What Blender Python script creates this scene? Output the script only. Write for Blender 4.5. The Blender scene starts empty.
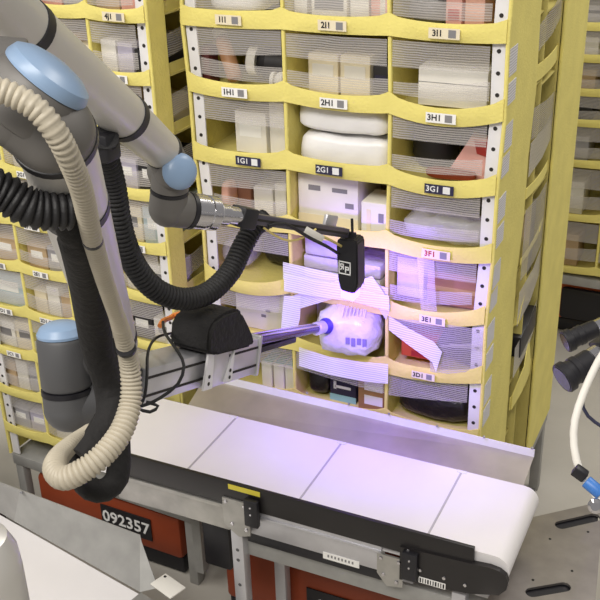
import bpy, bmesh, math, random
from mathutils import Vector, Matrix
random.seed(7)
S = bpy.context.scene
COL = S.collection
V = Vector

# ------------------------------------------------------------------ camera model (metres; pod front is Y=0, floor Z=0)
FPX = 1011.34
yaw, pitch, roll = (math.radians(a) for a in (-25.907, 26.41, 1.731))
CAM = V((1.6368, -2.6523, 2.7415))
fwd = V((math.sin(yaw)*math.cos(pitch), math.cos(yaw)*math.cos(pitch), -math.sin(pitch)))
_r = V((math.cos(yaw), -math.sin(yaw), 0)); _d = fwd.cross(_r)
RT = math.cos(roll)*_r + math.sin(roll)*_d
DN = -math.sin(roll)*_r + math.cos(roll)*_d

def ray(x, y): return RT*((x-300)/FPX) + DN*((y-300)/FPX) + fwd
def at(x, y, Y=None, z=None, X=None, d=None):
    """the point seen at a place in the photograph, given its depth"""
    v = ray(x, y)
    if Y is not None: t = (Y-CAM.y)/v.y
    elif z is not None: t = (z-CAM.z)/v.z
    elif X is not None: t = (X-CAM.x)/v.x
    else: t = d/v.length
    return CAM + v*t

cd = bpy.data.cameras.new('camera'); cam = bpy.data.objects.new('camera', cd); COL.objects.link(cam)
cd.sensor_width = 36; cd.lens = FPX/600*36; cd.clip_start = .05
m = Matrix((RT, -DN, -fwd)).transposed().to_4x4(); m.translation = CAM
cam.matrix_world = m
S.camera = cam
S.view_settings.view_transform = 'Standard'; S.view_settings.look = 'None'
S.view_settings.gamma = 1; S.view_settings.use_curve_mapping = False
S.view_settings.exposure = 0

# ------------------------------------------------------------------ materials
def lin(c):
    return tuple(((v/255)/12.92 if v/255 <= .04045 else ((v/255+.055)/1.055)**2.4) for v in c)
MATS = {}
def mat(name, rgb, rough=.6, metal=0, var=.08, scale=12, bump=0, bscale=60, alpha=1, emit=None, spec=.5, trans=0):
    if name in MATS: return MATS[name]
    m = bpy.data.materials.new(name); m.use_nodes = True; MATS[name] = m
    nt = m.node_tree; N = nt.nodes; L = nt.links
    b = N['Principled BSDF']; c = lin(rgb)
    b.inputs['Roughness'].default_value = rough; b.inputs['Metallic'].default_value = metal
    b.inputs['Specular IOR Level'].default_value = spec
    tc = N.new('ShaderNodeTexCoord')
    if var:
        n = N.new('ShaderNodeTexNoise'); n.inputs['Scale'].default_value = scale; n.inputs['Detail'].default_value = 5
        L.new(tc.outputs['Object'], n.inputs['Vector'])
        r = N.new('ShaderNodeMapRange'); r.inputs['From Min'].default_value = .3; r.inputs['From Max'].default_value = .7
        r.inputs['To Min'].default_value = 1-var; r.inputs['To Max'].default_value = 1+var
        L.new(n.outputs['Fac'], r.inputs['Value'])
        mx = N.new('ShaderNodeVectorMath'); mx.operation = 'SCALE'; mx.inputs[0].default_value = c
        L.new(r.outputs['Result'], mx.inputs['Scale']); L.new(mx.outputs['Vector'], b.inputs['Base Color'])
    else:
        b.inputs['Base Color'].default_value = (*c, 1)
    if bump:
        n2 = N.new('ShaderNodeTexNoise'); n2.inputs['Scale'].default_value = bscale; n2.inputs['Detail'].default_value = 4
        L.new(tc.outputs['Object'], n2.inputs['Vector'])
        bp = N.new('ShaderNodeBump'); bp.inputs['Strength'].default_value = bump; bp.inputs['Distance'].default_value = .01
        L.new(n2.outputs['Fac'], bp.inputs['Height']); L.new(bp.outputs['Normal'], b.inputs['Normal'])
    if alpha < 1: b.inputs['Alpha'].default_value = alpha
    if trans: b.inputs['Transmission Weight'].default_value = trans
    if emit:
        b.inputs['Emission Color'].default_value = (*lin(emit[0]), 1); b.inputs['Emission Strength'].default_value = emit[1]
    return m

def film(name, rgb, lo, hi, freq, axis='Z', rough=.35):
    """clear stretch band with fine lengthwise ribs"""
    m = bpy.data.materials.new(name); m.use_nodes = True; MATS[name] = m
    nt = m.node_tree; N = nt.nodes; L = nt.links; b = N['Principled BSDF']
    b.inputs['Base Color'].default_value = (*lin(rgb), 1); b.inputs['Roughness'].default_value = rough
    tc = N.new('ShaderNodeTexCoord'); w = N.new('ShaderNodeTexWave'); w.wave_type = 'BANDS'; w.bands_direction = axis
    w.inputs['Scale'].default_value = freq; w.inputs['Distortion'].default_value = 4.5; w.inputs['Detail'].default_value = 2
    w.inputs['Detail Scale'].default_value = .25
    L.new(tc.outputs['Object'], w.inputs['Vector'])
    r = N.new('ShaderNodeMapRange'); r.inputs['To Min'].default_value = lo; r.inputs['To Max'].default_value = hi
    L.new(w.outputs['Fac'], r.inputs['Value']); L.new(r.outputs['Result'], b.inputs['Alpha'])
    return m

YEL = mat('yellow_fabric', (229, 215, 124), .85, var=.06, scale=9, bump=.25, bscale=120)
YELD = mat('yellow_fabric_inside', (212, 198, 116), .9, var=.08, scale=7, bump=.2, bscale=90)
FILM = film('ribbed_clear_film', (206, 200, 196), .26, .56, 46)
FILMW = film('bunched_white_film', (232, 230, 236), .6, .95, 40)
POST = mat('white_post', (222, 220, 222), .5, var=.05)
HOLE = mat('dark_hole', (38, 34, 32), .8, var=0)
STEEL = mat('galvanised_steel', (176, 174, 170), .42, .75, var=.12, scale=18, bump=.05, bscale=30)
STEELM = mat('matt_galvanised', (164, 163, 160), .6, .35, var=.1, scale=14)
GUARDM = mat('brushed_guard', (186, 180, 172), .38, .8, var=.1, scale=9)
ALU = mat('anodised_aluminium', (200, 199, 203), .38, .6, var=.05, scale=20)
ALUT = mat('robot_tube', (204, 201, 196), .36, .35, var=.04, scale=8)
CHROME = mat('polished_steel', (205, 203, 208), .16, 1, var=.03)
GREY = mat('robot_grey', (104, 101, 98), .5, .1, var=.04)
GREYD = mat('robot_dark_grey', (84, 84, 86), .5, .1, var=.04)
BLUE = mat('robot_cap_blue', (136, 160, 190), .35, 0, var=.03)
BLK = mat('black_plastic', (26, 25, 30), .45, var=.1)
BLKR = mat('black_rubber', (24, 23, 25), .6, var=.12, scale=40, bump=.2, bscale=150)
BLKC = mat('black_cloth', (24, 22, 22), .85, var=.2, scale=30, bump=.5, bscale=60)
CONDUIT = mat('cream_conduit', (178, 169, 151), .5, var=.06)
BELT = mat('white_belt', (226, 222, 222), .55, var=.03, scale=4)
SEAM = mat('belt_seam_grey', (176, 172, 172), .6, var=.03)
RAIL = mat('black_rail', (30, 27, 28), .38, var=.1)
ORANGE_SHADED = mat('shaded_orange_shell', (138, 58, 28), .5, var=.06)  # orange darkened with the shade under the pods; the flat pack shares it
WHITE = mat('white_card', (226, 222, 214), .65, var=.04)
PAPER = mat('paper_label', (236, 234, 230), .7, var=.03)
CREAM = mat('cream_card', (226, 214, 186), .7, var=.04)
KRAFT = mat('kraft_cardboard', (164, 124, 84), .8, var=.08)
TAN = mat('tan_plastic', (172, 126, 88), .55, var=.1)
POLY = mat('white_poly_bag', (232, 230, 230), .35, var=.04, bump=.5, bscale=14)
DARKP = mat('dark_wrap', (34, 31, 32), .3, var=.3, scale=20, bump=.7, bscale=30)
DARKB = mat('dark_box', (42, 40, 44), .55, var=.1)
RED = mat('red_pack', (172, 52, 44), .5, var=.15)
PINK = mat('pink_pack', (224, 170, 160), .55, var=.12)
TEAL = mat('teal_print', (140, 186, 186), .6, var=.08)
NAVY = mat('navy_print', (40, 38, 66), .6, var=.05)
BLUEP = mat('blue_plug', (60, 116, 190), .4, var=.05)
CLEARW = mat('clear_wrap', (224, 222, 224), .15, var=.1, bump=.9, bscale=26, alpha=.42)
PACKM = mat('frosted_wrap', (208, 204, 214), .25, var=.05, bump=.8, bscale=24)
TAPE = mat('brown_tape', (190, 156, 108), .35, var=.05)
INK = mat('black_ink', (30, 28, 32), .7, var=0)
INKR = mat('red_ink', (170, 48, 40), .7, var=0)
INKW = mat('white_ink', (226, 226, 226), .6, var=0)
YTAG = mat('yellow_sticker', (222, 206, 70), .5, var=.04)
GREYP = mat('grey_print', (128, 126, 128), .6, var=.06)
CONC = mat('concrete_floor', (188, 183, 174), .7, var=.07, scale=3, bump=.08, bscale=30)
WALLM = mat('warehouse_wall', (170, 166, 156), .85, var=.04, scale=2)
MAROON = mat('dark_maroon_standin', (54, 34, 30), .7, var=.1)
BRASS = mat('orange_wire', (206, 120, 50), .5, var=.1)
YWIRE = mat('yellow_wire', (216, 196, 120), .45, var=.05)
LENSG = mat('lens_glass', (20, 22, 40), .08, var=0)
UVLENS = mat('violet_lamp_lens', (150, 110, 255), .3, var=0, emit=((150, 100, 255), 6))
MESHM = film('dotted_mesh_band', (206, 200, 192), .45, .8, 60, 'DIAGONAL')

# ------------------------------------------------------------------ mesh builder
class MB:
    def __init__(s): s.bm = bmesh.new(); s.seen = 0
    def _fin(s, mi):
        for f in s.bm.faces:
            if not f.tag: f.material_index = mi; f.tag = True
    def box(s, c, size, R=None, bev=0, mi=0):
        r = bmesh.ops.create_cube(s.bm, size=1); vs = r['verts']
        M = Matrix.Translation(V(c)) @ ((R or Matrix.Identity(3)).to_4x4()) @ Matrix.Diagonal((*size, 1))
        bmesh.ops.transform(s.bm, matrix=M, verts=vs)
        if bev:
            es = list({e for v in vs for e in v.link_edges})
            bmesh.ops.bevel(s.bm, geom=es, offset=bev, segments=2, affect='EDGES', profile=.5)
        s._fin(mi); return s
    def bb(s, a, b, **k):
        a, b = V(a), V(b); return s.box((a+b)/2, [abs(v) for v in (b-a)], **k)
    def grid(s, rows, mi=0, closed=False, thick=0):
        vs = [[s.bm.verts.new(p) for p in r] for r in rows]
        fs = []
        for i in range(len(vs)-1):
            n = len(vs[i])
            for j in range(n if closed else n-1):
                k = (j+1) % n
                try: fs.append(s.bm.faces.new((vs[i][j], vs[i][k], vs[i+1][k], vs[i+1][j])))
                except ValueError: pass
        if thick:
            s.bm.normal_update()
            bmesh.ops.solidify(s.bm, geom=fs, thickness=thick)
        s._fin(mi); return vs
    def rings(s, rr, mi=0, cap=True):
        vs = s.grid(rr, mi, True)
        if cap:
            s.bm.faces.new(list(reversed(vs[0]))); s.bm.faces.new(vs[-1]); s._fin(mi)
        return s
    def lathe(s, prof, A, axis, seg=24, mi=0, cap=True):
        A = V(A); w = V(axis).normalized(); u = w.orthogonal().normalized(); v = w.cross(u)
        rr = [[A+w*t+(u*math.cos(2*math.pi*i/seg)+v*math.sin(2*math.pi*i/seg))*max(r, 1e-5) for i in range(seg)] for t, r in prof]
        return s.rings(rr, mi, cap)
    def cyl(s, A, B, r, r2=None, seg=24, mi=0, bev=0):
        A, B = V(A), V(B); L = (B-A).length; r2 = r if r2 is None else r2
        p = [(0, r), (L, r2)]
        if bev: p = [(0, r-bev), (bev*.4, r-bev*.3), (bev, r), (L-bev, r2), (L-bev*.4, r2-bev*.3), (L, r2-bev)]
        return s.lathe(p, A, B-A, seg, mi)
    def ball(s, c, r, seg=20, mi=0, sc=(1, 1, 1)):
        q = bmesh.ops.create_uvsphere(s.bm, u_segments=seg, v_segments=seg//2, radius=r)
        bmesh.ops.transform(s.bm, matrix=Matrix.Translation(V(c)) @ Matrix.Diagonal((*sc, 1)), verts=q['verts'])
        s._fin(mi); return s
    def tube(s, pts, r, seg=10, mi=0, step=.02, rib=None, smooth=True):
        P = spline(pts, step) if smooth else [V(p) for p in pts]
        if rib: P = spline(pts, rib/3)
        n = len(P); u = None; rr = []
        for i, p in enumerate(P):
            t = (P[min(i+1, n-1)]-P[max(i-1, 0)]).normalized()
            if u is None: u = t.orthogonal().normalized()
            u = (u-t*u.dot(t)).normalized(); v = t.cross(u)
            q = r(i/(n-1)) if callable(r) else r
            if rib: q *= (1.06, 1.04, .86)[i % 3]
            rr.append([p+(u*math.cos(2*math.pi*k/seg)+v*math.sin(2*math.pi*k/seg))*q for k in range(seg)])
        return s.rings(rr, mi)
    def prism(s, poly, O, u, v, w, mi=0):
        """polygon in the u,v plane at O, extruded along the vector w"""
        O = V(O); u = V(u); v = V(v); w = V(w)
        a = [O+u*x+v*y for x, y in poly]
        return s.rings([a, [p+w for p in a]], mi)
    def text(s, txt, size, O, u, v, mi=0, lift=.0006):
        O, u, v = V(O), V(u).normalized(), V(v).normalized(); w = u.cross(v)
        c = bpy.data.curves.new('t', 'FONT'); c.body = txt; c.size = size; c.align_x = 'CENTER'; c.align_y = 'CENTER'
        c.offset = .018*size; c.extrude = .0004; c.resolution_u = 2
        o = bpy.data.objects.new('t', c); COL.objects.link(o)
        dg = bpy.context.evaluated_depsgraph_get(); me = bpy.data.meshes.new_from_object(o.evaluated_get(dg))
        bpy.data.objects.remove(o); bpy.data.curves.remove(c)
        M = Matrix((u, v, w)).transposed().to_4x4(); M.translation = O+w*lift
        me.transform(M)
        s.bm.from_mesh(me); bpy.data.meshes.remove(me)
        for f in s.bm.faces:
            if f.material_index == 0 and not f.tag: f.material_index = mi
            f.tag = True
        return s
    def wobble(s, amp, freq, seed=0):
        from mathutils import noise
        for v in s.bm.verts:
            q = v.co*freq+V((seed*3.1, seed*1.7, seed))
            v.co += noise.noise_vector(q)*amp
        return s
    def build(s, name, mats, parent=None, smooth=30, base=None):
        if not isinstance(mats, (list, tuple)): mats = [mats]
        me = bpy.data.meshes.new(name)
        bmesh.ops.recalc_face_normals(s.bm, faces=s.bm.faces)
        s.bm.to_mesh(me); s.bm.free()
        for q in mats: me.materials.append(q)
        if smooth:
            for p in me.polygons: p.use_smooth = True
            me.set_sharp_from_angle(angle=math.radians(smooth))
        o = bpy.data.objects.new(name, me); COL.objects.link(o)
        if parent:
            o.parent = parent; me.transform(wm(parent).inverted())
        else:
            xs = [v.co for v in me.vertices]
            lo = V([min(c[i] for c in xs) for i in range(3)]); hi = V([max(c[i] for c in xs) for i in range(3)])
            b = V(((lo.x+hi.x)/2, (lo.y+hi.y)/2, lo.z)) if base is None else V(base)
            me.transform(Matrix.Translation(-b)); o.location = b
        return o

def wm(o):
    M = Matrix.Translation(o.location) @ o.rotation_euler.to_matrix().to_4x4()
    return wm(o.parent) @ M if o.parent else M

def spline(pts, step):
    P = [V(p) for p in pts]; out = []
    Q = [P[0]*2-P[1]]+P+[P[-1]*2-P[-2]]
    for i in range(1, len(Q)-2):
        a, b, c, d = Q[i-1:i+3]; n = max(2, int((c-b).length/step))
        for k in range(n):
            t = k/n
            out.append(.5*((2*b)+(c-a)*t+(2*a-5*b+4*c-d)*t*t+(3*b-a-3*c+d)*t**3))
    out.append(P[-1]); return out

def tag(o, label, cat, group=None):
    o['label'] = label; o['category'] = cat
    if group: o['group'] = group
    return o
def thing(name, label, cat, loc, rz=0, group=None):
    o = bpy.data.objects.new(name, None); COL.objects.link(o); o.location = V(loc); o.rotation_euler = (0, 0, rz)
    o.empty_display_size = .1
    return tag(o, label, cat, group)
def part(o, label): o['label'] = label; return o
def struct(o): o['kind'] = 'structure'; return o
UX, UY, UZ = V((1, 0, 0)), V((0, 1, 0)), V((0, 0, 1))

# ------------------------------------------------------------------ setting
struct(MB().bb((-6, -6, -.1), (7, 8, 0)).build('floor', CONC, smooth=0))
struct(MB().bb((-6, 8, 0), (7, 8.1, 7)).build('wall_back', WALLM, smooth=0))

# ------------------------------------------------------------------ storage pods
class Pod:
    def __init__(s, label, origin, rz, cols, zs, width, depth, base_z, top_z, nx=None, nz=None, lip=.055, cell=.42, side_open=None):
        s.o = thing('storage_pod', label, 'shelf', origin, rz, 'yellow fabric storage pods')
        s.M = Matrix.Translation(V(origin)) @ Matrix.Rotation(rz, 4, 'Z')
        s.cols, s.zs, s.w, s.dep, s.lip, s.cell = cols, zs, width, depth, lip, cell
        s.nx, s.nz = nx or {}, nz or {}
        s.bz, s.tz = base_z, top_z
    def g(s, p): return s.M @ V(p)
    def node(s, c, k):
        x = s.cols[c]+s.nx.get((c, k), 0); z = s.zs[k]+s.nz.get((c, k), 0)
        return x, z
    def frame(s, legs=True):
        o = s.o; w, d = s.w, s.dep
        for sx in (0, 1):
            for sy in (0, 1):
                x = .004 if sx == 0 else w-.004-.036; y = .006 if sy == 0 else d-.012
                if sx: x += 0
                b = MB(); c0 = s.g((x, y, s.bz)); 
                corners = [s.g(q) for q in ((x, y, s.bz), (x+.036, y, s.bz), (x+.036, y+.006, s.bz), (x, y+.006, s.bz))]
                off = lambda k: V((0, 0, 0))
                rr = []
                ks = list(range(len(s.zs)))
                ci = 0 if sx == 0 else len(s.cols)-1
                for k in ks:
                    nxv = s.node(ci, k)[0]
                    xx = nxv+.004 if sx == 0 else nxv-.004-.036
                    rr.append([s.g((xx+a, y+bb_, s.zs[k])) for a, bb_ in ((0, 0), (.036, 0), (.036, .006), (0, .006))])
                nxv = s.node(ci, ks[-1])[0]; xx = nxv+.004 if sx == 0 else nxv-.004-.036
                rr.append([s.g((xx+a, y+bb_, s.bz)) for a, bb_ in ((0, 0), (.036, 0), (.036, .006), (0, .006))])
                b.rings(rr)
                if sy == 0:
                    z = s.zs[0]
                    for k in ks[:-1]:
                        for f in (.12, .4, .68, .86):
                            z = s.zs[k]*(1-f)+s.zs[k+1]*f
                            xa = s.node(ci, k)[0]*(1-f)+s.node(ci, k+1)[0]*f
                            xx = xa+.022 if sx == 0 else xa-.022
                            b.lathe([(0, .006), (.0012, .006)], s.g((xx, y-.001, z)), s.M.to_3x3() @ V((0, 1, 0)), 10, 1)
                b.build('slotted_post', [POST, HOLE], o)
        # base tray and legs
        R = s.M.to_3x3()
        b = MB().box(s.g((w/2, d/2, s.bz-.03)), (w, d, .05), R, .004)
        b.build('base_frame', STEELM, o)
        if legs:
            for x in (.025, w-.025):
                for y in (.025, d-.025):
                    MB().box(s.g((x, y, (s.bz-.05)/2)), (.04, .04, s.bz-.05), R, .003).build('leg', STEELM, o)
        MB().box(s.g((w/2, d/2, s.tz)), (w, d, .02), R, .004).build('top_panel', YEL, o)
    def walls(s, open_right=None):
        o = s.o; w, d = s.w, s.dep; R = s.M.to_3x3(); ks = range(len(s.zs))
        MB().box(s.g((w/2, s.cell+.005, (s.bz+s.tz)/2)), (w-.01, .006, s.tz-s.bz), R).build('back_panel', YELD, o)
        MB().box(s.g((w/2, d-.003, (s.bz+s.tz)/2)), (w-.01, .006, s.tz-s.bz), R).build('rear_panel', YEL, o)
        # left and right side fabric; the right one follows the (slightly slack) front edge
        def strip(x_of, y0, y1, name, ybend=None):
            rr = []
            zz = [s.tz]+[s.zs[k] for k in ks]+[s.bz]
            xx = [x_of(0)]+[x_of(k) for k in ks]+[x_of(len(s.zs)-1)]
            for z, x in zip(zz, xx):
                rr.append([s.g((x, y0, z)), s.g((x, y1, z)), s.g((x+.006, y1, z)), s.g((x+.006, y0, z))])
            b = MB().rings(rr)
            # rolled seam along the front edge
            b.tube([s.g((x+.003, y0-.001, z)) for z, x in zip(zz, xx)], .006, 8, smooth=False)
            return b.build(name, YEL, o)
        strip(lambda k: s.node(0, k)[0]-.006, 0, d, 'side_panel')
        cr = len(s.cols)-1
        if open_right:
            strip(lambda k: s.node(cr, k)[0], 0, open_right[0], 'side_panel')
            strip(lambda k: s.w, open_right[1], d, 'side_panel')
        else:
            strip(lambda k: s.node(cr, k)[0], 0, d, 'side_panel')
        for c in range(1, len(s.cols)-1):
            rr = []; line = []
            for k in ks:
                x, z = s.node(c, k)
                rr.append([s.g((x-.003, .004, z)), s.g((x+.003, .004, z)), s.g((x+.003, s.cell, z)), s.g((x-.003, s.cell, z))]); line.append(s.g((x, .002, z)))
            b = MB().rings(rr)
            b.tube(line, .0065, 8, smooth=False)
            b.build('divider', YEL, o)
        for k in ks:
            rr = []
            for c in range(len(s.cols)):
                x, z = s.node(c, k); z += .001
                rr.append([s.g((x, .006, z)), s.g((x, s.cell, z)), s.g((x, s.cell, z+.006)), s.g((x, .006, z+.006))])
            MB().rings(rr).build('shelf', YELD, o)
    def lips(s, sags, labels):
        n = 12
        for k in range(len(s.zs)):
            for c in range(len(s.cols)-1):
                x0, z0 = s.node(c, k); x1, z1 = s.node(c+1, k)
                sag = sags.get((k, c), .004+.004*random.random()); st = .002+.004*random.random()
                bul = .010+.008*random.random(); rows = []
                for j in range(4):
                    v = j/3; row = []
                    for i in range(n+1):
                        t = i/n; e = 4*t*(1-t); h = s.lip*(1+.14*(1-e)**7)
                        zz = z0+(z1-z0)*t-sag*e*(1-v)-(sag+st)*e*v+h*v-.004
                        yy = -.006-bul*e*(.4+.6*math.sin(math.pi*v*.75))-.004*(1-e)
                        row.append(s.g((x0+(x1-x0)*t, yy, zz)))
                    rows.append(row)
                b = MB(); b.grid(rows, thick=.003)
                for xx, zz in ((x0, z0), (x1, z1)):
                    pass
                lp = b.build('fabric_lip', YEL, s.o, 60)
                lb = labels.get((k, c))
                if lb:
                    txt, plate, ink, dx, size = lb
                    t = .5+dx; e = 4*t*(1-t)
                    cx = x0+(x1-x0)*t; cz = z0+(z1-z0)*t-sag*e-st*e*.5+s.lip*.5-.004; cy = -.006-bul*e*1.0-.0045
                    u = s.M.to_3x3() @ V((1, 0, (z1-z0)/(x1-x0)+ (4*(1-2*t))*-(sag)/(x1-x0))); v = UZ
                    R = s.M.to_3x3()
                    mb = MB().box(s.g((cx, cy, cz)), (size*2.9, .0012, size*.95), R, 0, 0)
                    mb.text(txt, size*.8, s.g((cx-size*.62, cy-.0008, cz)), R @ UX, UZ, 1)
                    mb.box(s.g((cx+size*.75, cy-.0008, cz)), (size*.7, .0008, size*.7), R, 0, 2)
                    mb.build('location_label', [plate, ink, GREYP if plate is not NAVY else INKW], lp, 0)
    def bands(s, skip=(), lo=(.048, .095), hi=(.012, .085), mats=None):
        n = 6
        for k in range(len(s.zs)-1):
            for c in range(len(s.cols)-1):
                H = s.zs[k]-s.zs[k+1]
                for which in (0, 1):
                    if (k, c, which) in skip: continue
                    x0, za = s.node(c, k); x1, zb = s.node(c+1, k)
                    ea = .036 if c == 0 else 0; eb = .036 if c == len(s.cols)-2 else 0
                    x0b, zc = s.node(c, k+1); x1b, zd = s.node(c+1, k+1)
                    r = lambda a: (random.random()-.5)*a
                    if which == 0:
                        L = (za-hi[0]*H/.21+r(.01), za-hi[1]*H/.21+r(.016)); Rr = (zb-hi[0]*H/.21+r(.01), zb-hi[1]*H/.21+r(.016)); xa, xb = x0, x1
                    else:
                        L = (zc+lo[1]*H/.21+r(.02), zc+lo[0]*H/.21+r(.01)); Rr = (zd+lo[1]*H/.21+r(.02), zd+lo[0]*H/.21+r(.01)); xa, xb = x0b, x1b
                    rows = []
                    for j in range(3):
                        v = j/2
                        rows.append([s.g((xa+.008+ea+(xb-xa-.016-ea-eb)*i/n, .0005-.004*math.sin(math.pi*i/n), (L[0]+(L[1]-L[0])*v)*(1-i/n)+(Rr[0]+(Rr[1]-Rr[0])*v)*i/n-.006*math.sin(math.pi*i/n)*which)) for i in range(n+1)])
                    b = MB(); b.grid(rows); b.build('stretch_band', FILM, s.o, 60)
    def strap(s, pts, name='stretch_band', m=None):
        """loose strap given by pairs of edge points (local)"""
        b = MB(); b.grid([[s.g(p) for p in pr] for pr in pts]); return b.build(name, m or FILMW, s.o, 60)

H = .2112
zs = [2.15-H*k for k in range(-1, 9)]          # index 0 is the lip above the frame
K = lambda row: row+1                           # row 0 = the first lip in the photograph
nx, nz = {}, {}
for r, (x, z) in enumerate([(-.015, -.007), (-.006, .003), (-.006, -.006), (.006, -.005), (.004, -.005), (.002, -.002)]): nx[(0, K(r))] = x; nz[(0, K(r))] = z
for r, (x, z) in enumerate([(.008, .003), (.012, -.004), (.011, -.006), (.007, -.002), (.01, -.017), (.011, -.016)]): nx[(2, K(r))] = x; nz[(2, K(r))] = z
for r, (x, z) in enumerate([(-.004, .003), (0, .005), (-.008, .002), (-.008, .004), (-.017, .013), (-.015, .019)]): nx[(3, K(r))] = x; nz[(3, K(r))] = z
for r in (6, 7, 8): nx[(3, r+1)] = -.014; nx[(2, r+1)] = .01
main = Pod('large yellow fabric storage pod facing the camera behind the white conveyor', (0, 0, 0), 0, [0, .32, .64, .98], zs, .99, 1.05, .40, 2.42, nx, nz)
main.frame(); main.walls((.352, .655))
LW = lambda t, dx=0, s_=.030: (t, PAPER, INK, dx, s_)
LT = lambda t, dx=0, s_=.030: (t, CREAM, INK, dx, s_)
LN = lambda t, dx=0, s_=.030: (t, NAVY, INKW, dx, s_)
labels = {(K(0), 0): LT('1I1', 0), (K(0), 1): LT('2I1'), (K(0), 2): LT('3I1'),
          (K(1), 0): LW('1H1', .02), (K(1), 1): LW('2H1'), (K(1), 2): LW('3H1', -.02),
          (K(2), 0): LN('1G1', .12), (K(2), 1): LN('2G1', -.05), (K(2), 2): LN('3G1'),
          (K(3), 2): ('3F1', CREAM, INKR, 0, .03), (K(4), 2): ('3E1', CREAM, INK, 0, .028), (K(5), 2): ('3D1', CREAM, INK, -.08, .026)}
sags = {(K(0), 0): .004, (K(0), 1): .004, (K(0), 2): .006, (K(1), 2): .026, (K(2), 2): .022, (K(1), 0): .010, (K(1), 1): .010, (K(2), 1): .004, (K(2), 0): .01,
        (K(3), 2): .016, (K(4), 2): .02, (K(5), 2): .012, (K(4), 0): .03, (K(4), 1): .004, (K(5), 1): .004, (K(3), 1): .004}
main.lips(sags, labels)
main.bands(skip={(K(1), 1, 0), (K(1), 1, 1), (K(2), 1, 0), (K(2), 1, 1), (K(3), 1, 0), (K(3), 1, 1), (K(4), 0, 1), (K(4), 1, 0), (K(4), 1, 1), (K(4), 2, 0), (K(4), 2, 1), (K(5), 0, 1), (K(5), 1, 1), (K(5), 2, 1), (K(3), 0, 1), (K(1), 0, 1)})
def loc(x, y, Y=-.004):
    p = at(x, y, Y); return (p.x, p.y, p.z)
# loose straps and white lip covers in the cells under the violet lamp
main.strap([(loc(283, 262, -.012), loc(283, 279, -.012)), (loc(310, 268, -.03), loc(310, 284, -.03)), (loc(340, 275, -.03), loc(340, 291, -.03)), (loc(364, 281, -.03), loc(366, 294, -.03)), (loc(388, 288, -.012), loc(388, 302, -.012))])
main.strap([(loc(292, 296, -.012), loc(292, 311, -.012)), (loc(320, 286, -.035), loc(322, 302, -.035)), (loc(350, 276, -.04), loc(352, 292, -.04))])
main.strap([(loc(284, 273, -.03), loc(284, 291, -.03)), (loc(318, 280, -.045), loc(318, 297, -.045)), (loc(352, 287, -.045), loc(352, 301, -.045)), (loc(389, 296, -.03), loc(389, 311, -.03))], 'white_lip_cover')
main.strap([(loc(299, 347, -.03), loc(299, 366, -.03)), (loc(330, 357, -.04), loc(330, 375, -.04)), (loc(362, 362, -.04), loc(362, 381, -.04)), (loc(388, 364, -.03), loc(388, 384, -.03))], 'white_lip_cover')  # white sheet over the yellow lip stands for its lamp-lit tone
main.strap([(loc(284, 296, -.02), loc(301, 296, -.02)), (loc(282, 316, -.02), loc(300, 318, -.02)), (loc(281, 330, -.02), loc(296, 334, -.02))])
main.strap([(loc(361, 280, -.03), loc(372, 276, -.03)), (loc(372, 297, -.03), loc(383, 292, -.03)), (loc(386, 320, -.012), loc(391, 306, -.012))])
main.strap([(loc(389, 316, -.012), loc(389, 330, -.012)), (loc(408, 328, -.02), loc(407, 344, -.02)), (loc(434, 342, -.03), loc(432, 362, -.03)), (loc(442, 352, -.03), loc(436, 372, -.03))])
main.strap([(loc(389, 316, -.008), loc(391, 324, -.008)), (loc(430, 322, -.022), loc(434, 346, -.022)), (loc(482, 330, -.008), loc(482, 350, -.008))], m=FILM)
main.strap([(loc(430, 346, -.02), loc(430, 372, -.02)), (loc(455, 344, -.024), loc(448, 374, -.024)), (loc(482, 344, -.008), loc(481, 371, -.008))], m=FILM)
main.strap([(loc(417, 255, -.006), loc(434, 255, -.006)), (loc(419, 285, -.02), loc(435, 285, -.02)), (loc(421, 312, -.012), loc(437, 312, -.012))], m=FILM)
# side face of the pod: lips, bands and flaps between the two yellow strips
def side(b, name, m): return b.build(name, m, main.o, 60)
SX = .986
for (za, zb, h) in ((1.957, 1.962, .05), (1.587, 1.589, .035), (1.36, 1.40, .02), (2.26, 2.26, .05), (.80, .80, .05)):
    b = MB(); b.grid([[(SX-.006+.008*4*t*(1-t), .352+.303*t, za+(zb-za)*t+j*h/2) for t in [i/8 for i in range(9)]] for j in range(3)], thick=.003); side(b, 'fabric_lip', YEL)
for (z0, z1, z2, z3, mm) in ((2.13, 2.05, 2.19, 2.10, FILM), (1.88, 1.78, 1.86, 1.77, FILM), (1.77, 1.66, 1.80, 1.70, MESHM), (1.55, 1.30, 1.55, 1.32, FILM), (1.26, 1.13, 1.31, 1.20, MESHM), (1.05, .93, 1.10, .98, MESHM)):
    b = MB(); b.grid([[(SX-.004, .352, z0), (SX+.004, .5, (z0+z2)/2), (SX-.004, .655, z2)], [(SX-.004, .352, z1), (SX+.004, .5, (z1+z3)/2), (SX-.004, .655, z3)]]); side(b, 'stretch_band', mm)
for z in (2.36, 2.15, 1.93, 1.57, 1.22, .8):
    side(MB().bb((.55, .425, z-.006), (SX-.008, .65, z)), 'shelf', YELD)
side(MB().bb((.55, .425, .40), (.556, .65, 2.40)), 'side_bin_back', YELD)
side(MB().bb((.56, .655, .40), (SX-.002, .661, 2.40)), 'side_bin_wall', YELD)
b = MB(); b.grid([[(SX-.006, .36+.02*j, 1.13+.10*math.sin(j/4*math.pi*.5)+.002*i) for i in (0, 1)] if 0 else [(SX-.03*i, .36+.035*j, 1.14+.085*math.sin(j/4*math.pi*.9)-.02*i) for i in range(3)] for j in range(5)], thick=.003); side(b, 'fabric_flap', YEL)
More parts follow.
